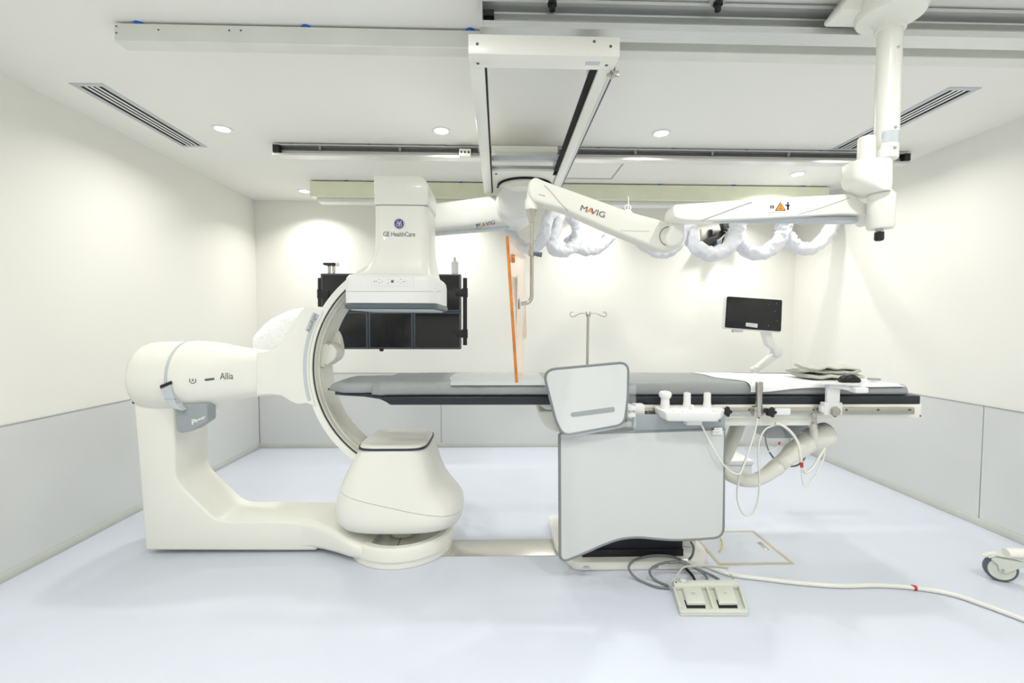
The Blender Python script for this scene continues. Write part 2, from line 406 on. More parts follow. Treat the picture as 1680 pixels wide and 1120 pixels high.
for xx in (x0+.012, xi+.04):
    box('hanger', (xx, xx+.04), (2.215, 2.28), (ZB+.085, 2.757), 'aluminium', ct); box('hanger', (xx, xx+.04), (3.64, 3.70), (ZB+.085, 2.752), 'aluminium', ct)
yp = W(860, 279, Z=ZB+.02).y
pc = box('ring_plate', (x0+.07, xi+.02), (yp, YE+.02), (ZB+.012, ZB+.03), 'cream', ct, .003)
for px, py in ((814, 285), (911, 285), (816, 307)): q = W(px, py, Z=ZB+.012); lathe('bolt', [(.008, 0), (.007, -.004)], q, 'black', pc, n=12)
rc_ = Vector((W(862, 300, Z=ZB).x, 3.60, ZB))
lathe('ring_gap', [(.212, .012), (.212, -.002)], rc_, 'dark_slot', ct, n=56)
lathe('rotating_ring', [(.20, .0), (.207, -.02), (.20, -.055), (.17, -.075), (.13, -.08), (.125, -.05), (0, -.05)], rc_, 'cream', ct, n=56)

# ---------------------------------------------------------------- boom holding the monitor bank
bt = thing('monitor_boom', 'thick white tubular boom with lettering, ending in a round hub', 'boom arm', (0, 3.6, 2.2))
hub = W(846, 340, Y=3.66); HR = .155
lathe('hub', [(0, -.2), (.10, -.199), (.14, -.19), (HR, -.16), (HR, .16), (.14, .19), (0, .2)], hub, 'white_plastic', bt, axis='y', n=56)
lathe('hub_neck', [(.09, 0), (.09, ZB-.051-hub.z)], (hub.x, hub.y+.02, hub.z), 'cream', bt)
A0, A1 = Vector((hub.x, hub.y+.03, hub.z-.02)), W(655, 366, Y=4.24)
secs = []
for i in range(9):
    t = i/8; c = A0.lerp(A1, t); h = .128-.006*t
    secs.append([(c.x, c.y+q[0], c.z+q[1]) for q in se(0, 0, .115, h, 3.6, 36)])
bo = loft('boom_tube', secs, 'boom_paint', bt)
tr = bvh(bo)
bs = [W(px, py, Y=3.4) for px, py in ((702, 386), (760, 380), (812, 374), (850, 370))]
bm = bmesh.new()
loft('under_strip', [[(c.x, c.y+q[0], c.z-.13+q[1]) for q in rr(-.05, .05, -.008, .008, .006)] for c in (A0.lerp(A1, .05), A0.lerp(A1, .5), A0.lerp(A1, .98))], 'light_grey', bt)
def brandtext(parent, tree, px0, px1, py0, py1, Y, size, d=.002):
    a, b = W(px0, py0, Y=Y), W(px1, py1, Y=Y); u = (b-a); wd = u.length; u.normalize(); v = Vector((-u.z, 0, u.x)); 
    for s, f, m in (('M', .13, 'ink'), ('A', .40, 'orange_ink'), ('VIG', .745, 'ink')):
        bm = textbm(s, a+u*wd*f, size, u, v, 1.25, .0, .95); decal(bm, tree, d); finish('lettering', bm, m, parent, flat=True)
brandtext(bo, tr, 779, 813, 364, 361, 3.6, .040, .007)
drop = Vector((A1.x, A1.y, A1.z))
lathe('elbow', [(0, .13), (.09, .13), (.125, .09), (.125, -.13), (.09, -.16), (0, -.16)], drop, 'white_plastic', bt, n=40)
lathe('drop_post', [(.05, -.05), (.05, -.42)], drop, 'cream', bt)
# ---------------------------------------------------------------- monitor bank
MY = 4.12
m0, m1 = W(526, 448, Y=MY), W(756, 573, Y=MY)
mb = thing('monitor_bank', 'large dark bank of framed screens hanging behind the white C-arm', 'monitor', ((m0.x+m1.x)/2, MY+.05, m1.z))
mx0, mx1, mz0, mz1 = m0.x, m1.x, m1.z, m0.z
box('housing', (mx0, mx1), (MY+.012, MY+.09), (mz0, mz1), 'bezel', mb, .006)
zs = [mz0, W(640, 511, Y=MY).z, mz1]; bw = .022
xs = [mx0, W(604, 540, Y=MY).x, W(678, 540, Y=MY).x, mx1]
for r_ in range(2):
    xx = xs if r_ == 0 else [mx0, (mx0+mx1)/2, mx1]
    for c_ in range(len(xx)-1):
        sx0, sx1, sz0, sz1 = xx[c_]+(.004 if c_ else 0), xx[c_+1]-(.004 if c_ < len(xx)-2 else 0), zs[r_]+.003, zs[r_+1]-.003
        fr = boxes('screen_frame', [(sx0, sx1, MY-.002, MY+.014, sz0, sz0+.014), (sx0, sx1, MY-.002, MY+.014, sz1-.014, sz1), (sx0, sx0+.014, MY-.002, MY+.014, sz0+.014, sz1-.014), (sx1-.014, sx1, MY-.002, MY+.014, sz0+.014, sz1-.014)], 'bezel', mb, .001)
        box('screen', (sx0+.014, sx1-.014), (MY+.002, MY+.012), (sz0+.014, sz1-.014), 'screen', fr)
def bankhandle(px, sgn, pya, pyb, cl):
    a = W(px, pya, Y=MY+.01); b = W(px, pyb, Y=MY+.01)
    h = tube('handle', [a, b], .019, 'black', mb, n=14)
    for py in cl:
        c = W(px, py, Y=MY+.01); box('handle_clamp', (min(c.x, c.x+sgn*.085), max(c.x, c.x+sgn*.085)), (c.y-.02, c.y+.03), (c.z-.035, c.z+.035), 'black', h, .004)
        lathe('collar', [(.025, -.04), (.025, .04)], c, 'black', h, n=14)
bankhandle(763, -1, 456, 566, (480, 547)); bankhandle(525, 1, 456, 566, (482,))
p = W(626, 573, Y=MY); lathe('sensor', [(.02, .01), (.02, -.01), (.01, -.018)], p, 'black', mb, n=16)
p = W(545, 447, Y=MY+.04)
br = boxes('top_bracket', [(p.x-.04, p.x-.02, p.y, p.y+.03, p.z-.01, p.z+.07), (p.x+.0, p.x+.02, p.y, p.y+.03, p.z-.01, p.z+.07)], 'steel', mb, .002); box('bracket_top', (p.x-.07, p.x+.035), (p.y-.03, p.y+.05), (p.z+.065, p.z+.085), 'black', br, .003); box('bracket_knob', (p.x+.035, p.x+.055), (p.y-.02, p.y+.03), (p.z+.06, p.z+.09), 'cream_shade', br, .004)
p = W(746, 447, Y=MY+.04)
an = box('antenna_box', (p.x-.03, p.x+.03), (p.y, p.y+.03), (p.z-.01, p.z+.10), 'white_plastic', mb, .005); lathe('antenna_tip', [(.012, .1), (.012, .14)], (p.x, p.y+.015, p.z), 'cream_shade', an, n=12)
box('mount_plate', (drop.x-.12, drop.x+.12), (MY+.09, MY+.13), (1.5, 1.95), 'light_grey', mb, .004)

# ================================================================== C-arm gantry
GY = 2.99                                      # depth of the isocentre
g = thing('c_arm_gantry', 'big cream C-arm X-ray gantry with column, ring, detector and tube', 'x-ray machine', (-1.3, GY, 0))
F0, F1 = 2.86, 3.19
o = [(218, 655), (226, 750), (238, 903), (487, 906), (520, 907), (520, 862), (480, 856), (440, 855), (356, 855), (287, 789), (286, 655)]
pts = XZ(o, F0); pts = [(a, max(b, .018)) for a, b in pts]
pts = fillet([(a, b, r_) for (a, b), r_ in zip(pts, (0, 0, .02, 0, 0, 0, .04, .04, .07, .07, 0))], 0, 5)
prism('column', pts, F0, F1, 'cream', g, .016, 3, ang=40)
# floor arm swelling into the round foot
secs = []; DX, DY, DR = -.635, 2.98, .335
def fsec(x, y0, y1, z0, zt_, r=.04): return [(x, a, b) for a, b in rr(y0, y1, z0, zt_, r, 5)]
for x, y0, y1, z_ in ((-1.34, 2.862, 3.19, .212), (-1.25, 2.86, 3.19, .212), (-1.18, 2.85, 3.195, .205), (-1.10, 2.825, 3.21, .19), (-1.0, 2.78, 3.23, .165), (-.90, 2.725, 3.25, .14), (-.82, 2.70, 3.26, .12), (-.78, 2.70, 3.26, .11)):
    secs.append(fsec(x, y0, y1, .018 if x < -1.2 else .03, z_))
loft('floor_arm', secs, 'cream', g)
lathe('foot', [(0, .066), (.19, .068), (.235, .082), (.262, .112), (.275, .122), (.31, .122), (.327, .112), (DR, .09), (DR, .048), (.329, .045)], (DX, DY, 0), 'cream', g, n=72, angle=30)
lathe('foot_plate', [(.322, .0), (.326, .004), (.326, .044), (.31, .046)], (DX, DY, 0), 'cream', g, n=72)
p = W(635, 884, Z=.07); boxes('foot_seam', [(DX+.0, DX+.004, DY-.19, DY-.02, .066, .0695)], 'ink', g)
# pivot drum, grey band and head
CZ, CR = 1.112, .228
prof = [(0, -2.275), (.13, -2.272), (.18, -2.262), (.205, -2.245), (.217, -2.215), (.224, -2.15), (CR-.003, -2.0)]
lathe('pivot_drum', prof, (0, GY, CZ), 'cream', g, axis='x', n=64)
lathe('band', [(CR-.004, -2.0), (CR+.0025, -1.998), (CR+.0025, -1.982), (CR-.004, -1.980)], (0, GY, CZ), 'light_grey', g, axis='x', n=64)
hs = []
for x, cz, hy, hz, pw in ((-1.981, CZ, CR, CR, 2), (-1.95, CZ, CR+.001, CR, 2.05), (-1.87, CZ, CR-.005, CR-.003, 2.1), (-1.80, CZ+.003, .212, .212, 2.2), (-1.74, CZ+.010, .195, .192, 2.4), (-1.68, CZ+.016, .178, .172, 2.8), (-1.60, CZ+.020, .168, .155, 3.2), (-1.48, CZ+.024, .164, .142, 3.6), (-1.36, CZ+.026, .164, .136, 4), (-1.20, CZ+.026, .164, .134, 4)):
    hs.append([(x, GY+a, cz+b) for a, b in se(0, 0, hy, hz, pw, 64)])
arm = loft('arm_neck', hs, 'cream', g, angle=60)
# clamp that carries the ring
RC, RYN = Vector((-.478, 0, 1.176)), 2.83
arc = []
for i in range(13):
    t = math.radians(151.5+(199.5-151.5)*i/12); arc.append((RC.x+.692*math.cos(t), RC.z+.692*math.sin(t)))
o = XZ([(418, 649), (440, 647), (460, 650), (474, 659), (486, 664), (500, 662)], 2.80)[::-1]
o2 = XZ([(528, 509), (512, 502), (502, 501), (492, 508), (474, 537), (460, 562), (448, 573), (430, 577), (418, 578)], 2.80)
cl = prism('ring_clamp', o2[::-1][::-1]+o[::-1] if False else arc[::-1]+o2+o[::-1], 2.818, 3.17, 'cream', g, .006, 3, ang=25)
tc_ = bvh(cl)
st = []
for i in range(21):
    t = math.radians(153+(196-153)*i/20); st.append((RC.x+.713*math.cos(t), 2.7, RC.z+.713*math.sin(t)))
bm = flatstrip(st, .022); decal(bm, tc_, .002); finish('clamp_stripe', bm, 'light_grey', cl, flat=True)
st = [(RC.x+.722*math.cos(math.radians(a)), 2.7, RC.z+.722*math.sin(math.radians(a))) for a in (152, 155, 158, 161.5)]
bm = flatstrip(st, .042); decal(bm, tc_, .0024); finish('clamp_badge', bm, 'light_grey', cl, flat=True)
t = math.radians(157); u = Vector((math.cos(t-math.pi/2), 0, math.sin(t-math.pi/2)))
bm = textbm('AutoRight', (RC.x+.722*math.cos(t), 2.7, RC.z+.722*math.sin(t)), .034, u, (-u.z, 0, u.x), .85); decal(bm, tc_, .0036); finish('lettering', bm, 'ink', cl, flat=True)
# the C ring
def ringpart(name, r0, r1, y0, y1, m, parent, a0=88, a1=268, n=72):
    secs = []
    for i in range(n+1):
        t = math.radians(a0+(a1-a0)*i/n); c, s = math.cos(t), math.sin(t)
        secs.append([(RC.x+r_*c, y_, RC.z+r_*s) for r_, y_ in ((r0, y0), (r1, y0), (r1, y1), (r0, y1))])
    return loft(name, secs, m, parent, angle=30)
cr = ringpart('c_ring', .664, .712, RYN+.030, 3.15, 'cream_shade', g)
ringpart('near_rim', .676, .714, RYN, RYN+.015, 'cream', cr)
ringpart('rim_groove', .674, .704, RYN+.013, RYN+.032, 'ink_dark', cr)
ringpart('track_rib', .656, .666, 2.90, 2.905, 'cream_shade', cr); ringpart('track_rib', .658, .666, 2.965, 2.97, 'cream_shade', cr)
p0, p1 = W(522, 560, Y=3.0), W(561, 601, Y=3.06)
kb = prism('cable_cover', fillet(XZ([(505, 562), (552, 563), (561, 574), (558, 588), (541, 600), (505, 600)], 3.02), .02), 2.93, 3.09, 'cream_shade', cr, .008)
for px, py in ((539, 565), (549, 564), (534, 598), (543, 596)): lathe('screw', [(.005, 0), (.004, -.003)], W(px, py, Y=2.93), 'ink_soft', kb, axis='y', n=10)
prism('rear_cover', fillet(XZ([(548, 545), (554, 541), (560, 552), (564, 572), (556, 590), (535, 600), (525, 580)], 3.14), .03), 3.09, 3.17, 'cream', cr, .01)
# plastic wrapped unit behind the clamp
secs = []
for i in range(11):
    t = i/10; x = -1.69+.44*t; h = .17*math.sin(math.pi*(.10+.75*t))**.6; c = 1.30+.115*t
    secs.append([(x, 3.30+a*(1+.1*noise.noise(Vector((x*9, a*9, b*9)))), c+b*(1+.16*noise.noise(Vector((x*11, a*12, b*11+4))))) for a, b in se(0, 0, .13, h+.02, 2.4, 30)])
loft('plastic_wrap', secs, 'plastic_bag', g, label='crumpled clear plastic wrap')
# print on the neck
ta = bvh(arm)
def onarm(bm, m, d=.002, nm='lettering'): decal(bm, ta, d); return finish(nm, bm, m, arm, flat=True)
onarm(textbm('Allia', W(373, 617, Y=2.82), .060, (1, 0, .02), (0, 0, 1), .70), 'ink')
c = W(316, 624, Y=2.77); bm = discbm(c, .019, r0=.0145, a0=140, a1=400, n=20); flatstrip([c+Vector((0, 0, .012)), c+Vector((0, 0, -.003))], .004, bm); flatstrip([c+Vector((-.006, 0, .0)), c+Vector((.007, 0, .0))], .004, bm); onarm(bm, 'ink', nm='power_symbol')
a, b = W(337, 623, Y=2.79), W(352, 621, Y=2.80); onarm(flatstrip([a, a.lerp(b, .5), b], .013), 'slate', nm='indicator')
# grey cover with black vent under the drum
prism('drum_cover', fillet(XZ([(263, 634), (281, 628), (284, 645), (290, 662), (302, 673), (288, 670), (275, 660)], 2.76), .006), 2.752, 2.9, 'light_grey', g, .003)
prism('drum_vent', XZ([(263, 632), (280, 625), (281, 630), (264, 637)], 2.752), 2.748, 2.8, 'black', g)
box('drum_cover_line', (W(269, 654, Y=2.75).x, W(288, 654, Y=2.75).x), (2.7515, 2.76), (W(280, 655, Y=2.75).z, W(280, 654, Y=2.75).z), 'mid_grey', g)
kbx = prism('kit_box', fillet(XZ([(290, 662), (341, 662), (342, 690), (318, 706), (297, 710), (291, 704)], 2.80), .015), 2.79, 2.88, 'mid_grey', g, .008, label='grey box under the drum')
tk = bvh(kbx)
bm = bmesh.new()
for px, py, h, wd in ((315, 692, 9, 2.5), (318, 689, 3, 5), (318, 692, 2, 4), (322, 690, 4, 3), (326, 688, 3, 3), (329, 687, 3, 2), (332, 686, 4, 3), (334, 684, 2, 4)):
    c = W(px, py, Y=2.785); flatstrip([c+Vector((0, 0, -h*.0019)), c+Vector((.0, 0, h*.0019))], wd*.0037, bm)
decal(bm, tk, .0015); finish('lettering', bm, 'white_plastic', kbx, flat=True)
box('column_slot', (W(217, 660, Y=2.86).x, W(219, 660, Y=2.86).x), (2.86, 2.87), (W(217, 662, Y=2.86).z, W(217, 652, Y=2.86).z), 'black', g)
# detector
D0, D1 = 2.70, 3.30
def sec(x0, x1, y0, y1, z, r, n=6): return [(a, b, z) for a, b in rr(x0, x1, y0, y1, r, n)]
TZ = 2.332
prism('tower_cap', fillet([(-.743, 2.163, .002), (-.743, TZ, .012), (-.426, TZ, .075), (-.426, 2.163, .03)], 0, 8), 2.755, 3.11, 'cream', g, .014, 3, ang=40)
loft('tower_seam', [sec(-.742, -.431, 2.76, 3.10, 2.164, .04), sec(-.742, -.431, 2.76, 3.10, 2.155, .04)], 'mid_grey', g)
tw = []
for z, a, b, c_, d_, r_ in ((2.156, -.747, -.426, 2.757, 3.11, .045), (2.0, -.747, -.426, 2.757, 3.11, .045), (1.93, -.749, -.424, 2.755, 3.115, .05), (1.88, -.758, -.421, 2.752, 3.13, .055), (1.83, -.776, -.417, 2.747, 3.16, .06), (1.79, -.800, -.412, 2.740, 3.19, .06), (1.765, -.825, -.408, 2.73, 3.21, .06), (1.745, -.86, -.404, 2.72, 3.24, .06), (1.73, -.88, -.40, 2.715, 3.25, .06)):
    tw.append(sec(a, b, c_, d_, z, r_))
tow = loft('tower', tw, 'cream', g, angle=60)
zb = W(640, 497, Y=D0).z; zp = W(640, 507, Y=D0).z
hz = []
for z, i_, r_ in ((zb, 0, .05), (1.70, 0, .05), (1.728, .004, .05), (1.744, .016, .05), (1.752, .04, .05), (1.755, .09, .05)):
    hz.append(sec(-.912+i_*1.2, -.372-i_, D0+i_*.55, D1-i_*2.2, z, r_))
hou = loft('detector_housing', hz, 'white_plastic', g, angle=60)
loft('bumper', [sec(-.908, -.376, D0+.004, D1-.004, zb+.001, .05), sec(-.920, -.366, D0-.008, D1+.006, zb-.008, .06), sec(-.920, -.366, D0-.008, D1+.006, zp+.008, .06), sec(-.905, -.38, D0+.006, D1-.008, zp, .05)], 'slate', g)
loft('detector_face', [sec(-.89, -.395, D0+.02, D1-.02, zp+.002, .04), sec(-.885, -.40, D0+.025, D1-.025, zp-.006, .04)], 'light_grey', g)
th = bvh(hou); tt = bvh(tow)
bm = flatstrip([W(567+i*4, 478, Y=D0) for i in range(40)], .0022); decal(bm, th, .001); finish('seam', bm, 'ink_soft', hou, flat=True)
cp = box('control_strip', (W(609, 462, Y=D0).x, W(679, 462, Y=D0).x), (D0-.0025, D0+.01), (W(640, 470, Y=D0).z, W(640, 454, Y=D0).z), 'white_plastic', hou, .002)
for px, py, s, m in ((644, 461.5, .0075, 'slate'), (614.5, 461.5, .0025, 'ink'), (618, 461.5, .002, 'ink'), (622.5, 458, .002, 'ink'), (622.5, 464.5, .002, 'ink'), (627, 461.7, .0025, 'ink_soft'), (636.5, 458.5, .0022, 'ink_soft'), (636.5, 464.5, .0022, 'ink'), (653, 462, .0025, 'ink_soft'), (657.7, 458, .0022, 'ink'), (657.7, 464.5, .0022, 'ink_soft'), (662.5, 462, .0025, 'ink'), (667, 461, .002, 'ink_soft')):
    c = W(px, py, Y=D0); box('button', (c.x-s, c.x+s), (D0-.004, D0-.002), (c.z-s, c.z+s), m, cp)
# round emblem and name
c = W(655, 367, Y=2.757)
def ontow(bm, m, d, nm='emblem'): decal(bm, tt, d); finish(nm, bm, m, tow, flat=True)
R_ = .0315
ontow(discbm(c, R_, n=40), 'purple', .0015)
bm = bmesh.new()
for k in range(4):
    discbm(c, R_*.96, bm, 10, R_*.86, k*90+18, k*90+92)
    tips = [(c.x+R_*q*math.cos(math.radians(k*90+a_)), c.y, c.z+R_*q*math.sin(math.radians(k*90+a_))) for a_, q in ((18, .9), (8, .84), (0, .70))]
    flatstrip(tips, R_*.10, bm)
def sw(pts, wd=.11):
    flatstrip(catmull([(c.x+a_*R_, c.y, c.z+b_*R_) for a_, b_ in pts], 5), R_*wd, bm)
sw([(-.05, .0), (-.12, .35), (-.32, .48), (-.46, .34), (-.40, .15), (-.15, .05), (.05, .02)]); sw([(-.02, .02), (-.30, -.02), (-.50, -.22), (-.44, -.46), (-.22, -.48), (-.08, -.30), (-.02, .05)])
sw([(.05, .02), (.15, .36), (.32, .50), (.44, .38), (.36, .18), (.12, .02)]); sw([(.10, .05), (.04, -.28), (.18, -.50), (.42, -.44), (.50, -.20), (.34, -.06), (.14, -.16)])
ontow(bm, 'lilac', .003)
ontow(textbm('GE HealthCare', W(655, 384.5, Y=2.757), .0395, sx=.80, spacing=.97), 'ink', .002, 'lettering')
# X-ray tube housing
PX = [(.168, 585, 735, 2.80, 3.16), (.178, 571, 747, 2.74, 3.22), (.195, 561, 753, 2.70, 3.26), (.225, 556, 757, 2.675, 3.28), (.26, 554, 758.5, 2.665, 3.29), (.30, 554, 757, 2.665, 3.29), (.335, 555, 752, 2.67, 3.285), (.37, 557, 744, 2.675, 3.28), (.41, 560, 735, 2.68, 3.27), (.46, 565, 726, 2.69, 3.26), (.52, 572, 719, 2.70, 3.25), (.58, 580, 714, 2.715, 3.235), (.63, 587, 710, 2.725, 3.22), (.672, 593, 706, 2.735, 3.205), (.69, 596, 703, 2.742, 3.195)]
def tubesec(z, a, b, c_, d_, p=3.4, n=72):
    YM = 2.90; x0, x1 = (a-819)*YM/747, (b-819)*YM/747
    return [(q, s, z) for q, s in se((x0+x1)/2, (c_+d_)/2, (x1-x0)/2, (d_-c_)/2, p, n)]
def tubeshell(name, keep_up, dz):
    bm = loft_bm([tubesec(*s, p=2.8+1.4*(i/14)) for i, s in enumerate(PX)])
    a, b = W(570, 817, Y=2.69), W(705, 845, Y=2.69); d = (b-a); nrm = Vector((-d.z, 0, d.x)).normalized()
    if nrm.z < 0: nrm = -nrm
    r = bmesh.ops.bisect_plane(bm, geom=bm.verts[:]+bm.edges[:]+bm.faces[:], plane_co=a+Vector((0, 0, dz)), plane_no=nrm, clear_inner=keep_up, clear_outer=not keep_up)
    es = [e for e in r['geom_cut'] if isinstance(e, bmesh.types.BMEdge)]
    bmesh.ops.holes_fill(bm, edges=es)
    return finish(name, bm, 'cream', g, 50)
tu = tubeshell('tube_housing', True, .0015); tl = tubeshell('tube_lower_shell', False, -.0015)
loft('lid_gasket', [tubesec(.688, 594, 705, 2.736, 3.20, 5), tubesec(.700, 594.5, 705, 2.738, 3.2, 5)], 'dark_blue', g)
loft('tube_lid', [tubesec(.700, 596, 703, 2.745, 3.195, 5), tubesec(.712, 597.5, 702, 2.75, 3.19, 5), tubesec(.718, 601, 699, 2.765, 3.18, 5), tubesec(.720, 608, 693, 2.80, 3.15, 5)], 'cream', g, angle=60)
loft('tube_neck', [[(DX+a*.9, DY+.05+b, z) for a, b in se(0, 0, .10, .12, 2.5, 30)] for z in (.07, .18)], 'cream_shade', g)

# ---------------------------------------------------------------- floor items
a, b = W(742, 886, Z=0), W(925, 911, Z=0)
fp = tag(box('floor_plate', (-.40, .50), (b.y, a.y), (0, .003), 'plate_steel', r=.001), 'brushed steel floor plate between gantry foot and table base', 'floor plate')
hx0, hx1, hy0, hy1 = 1.335, 1.80, 2.665, 3.11
hh = thing('floor_hatch', 'square floor hatch with thin brass coloured edging and slot handle', 'hatch', ((hx0+hx1)/2, (hy0+hy1)/2, 0))
box('hatch_lid', (hx0+.02, hx1-.02), (hy0+.02, hy1-.02), (0, .0015), 'floor_vinyl', hh)
e_ = .02
for bx_ in ((hx0, hx1, hy0, hy0+e_), (hx0, hx1, hy1-e_, hy1), (hx0, hx0+e_, hy0+e_, hy1-e_), (hx1-e_, hx1, hy0+e_, hy1-e_)):
    box('edging', bx_[0:2], bx_[2:4], (0, .004), 'brass_tape', hh, .001)
q = W(1252, 896, Z=0); box('slot_handle', (q.x-.012, q.x+.012), (q.y-.05, q.y+.05), (0, .005), 'steel', hh, .001)
a_ = [W(px, py, Z=.006) for px, py in ((1182, 883), (1185, 890), (1184, 898), (1180, 905))]
tag(tube('cable_tie', a_, .006, 'yellow', smooth=5, flat=.4), 'short yellow strap lying on the floor hatch', 'strap')

# ================================================================== patient table
TY0, TY1 = 2.62, 3.17
tb = thing('patient_table', 'long patient table with dark top on a cream pedestal', 'table', (.8, 2.9, 0))
prism('base_plate', fillet([(W(905, 868, Z=.05).x, 3.30), (.36, 2.85), (.44, 2.615), (1.22, 2.615), (1.30, 2.75), (1.30, 3.30)], .06), 0, .055, 'cream', tb, .015, 2, plane='xy')
for px, py in ((962, 931), (1075, 930)): c = W(px, py, Z=.056); lathe('bolt_cap', [(.02, -.002), (.02, .0015), (.01, .003)], (c.x, c.y, .055), 'light_grey', tb, n=20)
bx0, bx1 = W(956, 920, Y=2.68).x, W(1120, 920, Y=2.68).x
be = thing_b = box('bellows', (bx0, bx1), (2.68, 3.2), (.055, .62), 'bellows', tb, .006)
box('bellows_skirt', (bx0-.004, bx1+.0), (2.672, 3.2), (.056, .10), 'black', be)
for px in (976, 1030, 1097): c = W(px, 920, Y=2.67); lathe('rivet', [(.005, 0), (.004, -.002)], c, 'steel', be, axis='y', n=10)
box('lift_column', (.62, 1.05), (2.74, 3.12), (.62, .90), 'cream', tb, .01)
box('carriage_body', (.38, 1.30), (2.72, 3.16), (.87, .96), 'cream', tb, .015)
prism('head_cover', fillet(XZ([(884, 674), (925, 674), (925, 712), (905, 706), (890, 697)], 2.75), .02), 2.75, 3.1, 'cream', tb, .01)
prism('head_cover', fillet(XZ([(880, 659), (930, 659), (930, 672), (895, 672)], 2.72), .015), 2.72, 3.1, 'cream', tb, .006)
# tabletop
tz0, tz1 = W(1400, 663, Y=TY0).z, 1.037
def trow(x, y0, y1, z0, z1, r=.012): return [(x, a, b) for a, b in rr(y0, y1, z0, z1, r, 3)]
loft('tabletop', [trow(x, y0, y1, z0, z1) for x, y0, y1, z0, z1 in ((-1.0, 2.80, 3.04, 1.033, 1.043), (-.985, 2.75, 3.09, 1.026, 1.046), (-.92, 2.72, 3.11, 1.026, 1.046), (-.80, 2.70, 3.12, 1.022, 1.044), (-.70, 2.67, 3.14, 1.012, 1.038), (-.655, 2.645, 3.16, .998, 1.034))], 'carbon', tb)
loft('tabletop', [trow(x, TY0, TY1, z0, z1, .006) for x, z0, z1 in ((-.66, 1.012, 1.036), (-.625, .988, 1.036), (.9, .986, 1.036), (2.50, tz0, tz1))], 'carbon', tb)
rz0, rz1 = W(1400, 679, Y=2.605).z, W(1400, 668, Y=2.605).z
mx0 = W(1035, 670, Y=2.62).x; mxe = W(1512, 670, Y=2.62).x
box('side_frame', (mx0-.35, mxe), (2.62, 2.66), (W(1400, 686, Y=2.62).z, tz0), 'cream', tb, .004)
box('side_frame', (mx0-.35, mxe), (3.12, 3.16), (W(1400, 686, Y=2.62).z, tz0), 'cream', tb, .004)
box('frame_beam', (W(1180, 690, Y=2.64).x, W(1332, 690, Y=2.64).x), (2.635, 2.69), (W(1250, 698, Y=2.64).z, W(1250, 682, Y=2.64).z), 'cream', tb, .006)
xr0, xr1 = W(1040, 672, Y=2.6).x, W(1499, 672, Y=2.6).x
rl = box('accessory_rail', (xr0, xr1), (2.592, 2.605), (rz0, rz1), 'steel', tb, .003, label='stainless accessory rail')
for px in (1229, 1335, 1389, 1441, 1493): c = W(px, 672, Y=2.592); lathe('rail_screw', [(.007, 0), (.006, -.003)], c, 'ink', rl, axis='y', n=12)
for px in (1229, 1335, 1389, 1441, 1493): c = W(px, 672, Y=2.592); box('standoff', (c.x-.01, c.x+.01), (2.604, 2.622), (rz0+.004, rz1-.004), 'cream_shade', tb)
c = W(1510, 682, Y=2.62); lathe('frame_screw', [(.006, 0), (.005, -.002)], c, 'ink', tb, axis='y', n=10)
box('rail_plate', (W(1272, 672, Y=2.585).x, W(1297, 672, Y=2.585).x), (2.583, 2.592), (rz0, rz1), 'white_plastic', tb, .003)
box('drive_cover', (W(1260, 700, Y=3.0).x, W(1327, 700, Y=3.0).x), (3.0, 3.15), (W(1300, 719, Y=3.0).z, tz0-.02), 'mid_grey', tb, .006)
# swivel arm of the pedestal behind the shield
tube('support_arm', PT([(1212, 692), (1204, 715), (1192, 745), (1180, 768)], 2.95), [.045, .045, .042, .038], 'cream_shade', tb, n=16)

# ---------------------------------------------------------------- mattress: section follows (y, z)
MTOP, MB0, MB1 = 1.116, 2.635, 3.18
def wr_(x, y, k=1.0):
    a = .8*(.35-abs(noise.noise(Vector((x*15-y*13, y*4, 3.)))))+noise.noise(Vector((x*5, y*3, 7.)))*.4
    return a*k
def msec(x, y0, y1, zb_, zt_, r, amp, n=14):
    P = []
    P += [(y1, zb_+.004), (y1, zt_-r)]
    for i in range(1, 6): t = math.radians(90*i/6); P.append((y1-r+r*math.cos(t), zt_-r+r*math.sin(t)))
    for i in range(n+1): P.append((y1-r+(y0+r-(y1-r))*i/n, zt_))
    for i in range(1, 8): t = math.radians(90+90*i/8); P.append((y0+r+r*math.cos(t), zt_-r+r*math.sin(t)))
    P += [(y0, zt_-r), (y0, zb_+.012), (y0+.008, zb_)]
    P += [(y0+(y1-y0)*i/6, zb_) for i in range(1, 6)]
    return [(x, a+(amp*.6*wr_(x, b*3) if a < y0+.03 else 0), b+(amp*wr_(x, a) if b > zb_+.02 else 0)) for a, b in P]
S = []
for i in range(12):
    t = i/11; S.append(msec(-1.045+.33*t, 2.80-.11*min(1, t*2.5), 3.03+.11*min(1, t*2.5), 1.046, 1.058+.046*min(1, t*4.0)**.45, .012+.02*min(1, t*3), .006))
mt = thing('table_mattress', 'grey vinyl mattress pad lying along the patient table', 'mattress', (.8, 2.9, 1.036))
loft('head_pad', S, 'mattress', mt, angle=70)
S = []
N_ = 330
for i in range(N_+1):
    x = -.745+(2.44+.745)*i/N_; e = min(1, (x+.745)/.06)*1.0; amp = .010 if x < .2 else (.006 if x < 1.3 else .002)
    S.append(msec(x, MB0+.03*(1-e), MB1-.03*(1-e), 1.040, MTOP-.02*(1-e)-.018*max(0, (x-1.5)/.94), .042, amp))
mp_ = loft('main_pad', S, 'mattress', mt, angle=70)
tree_m = bvh(mp_)
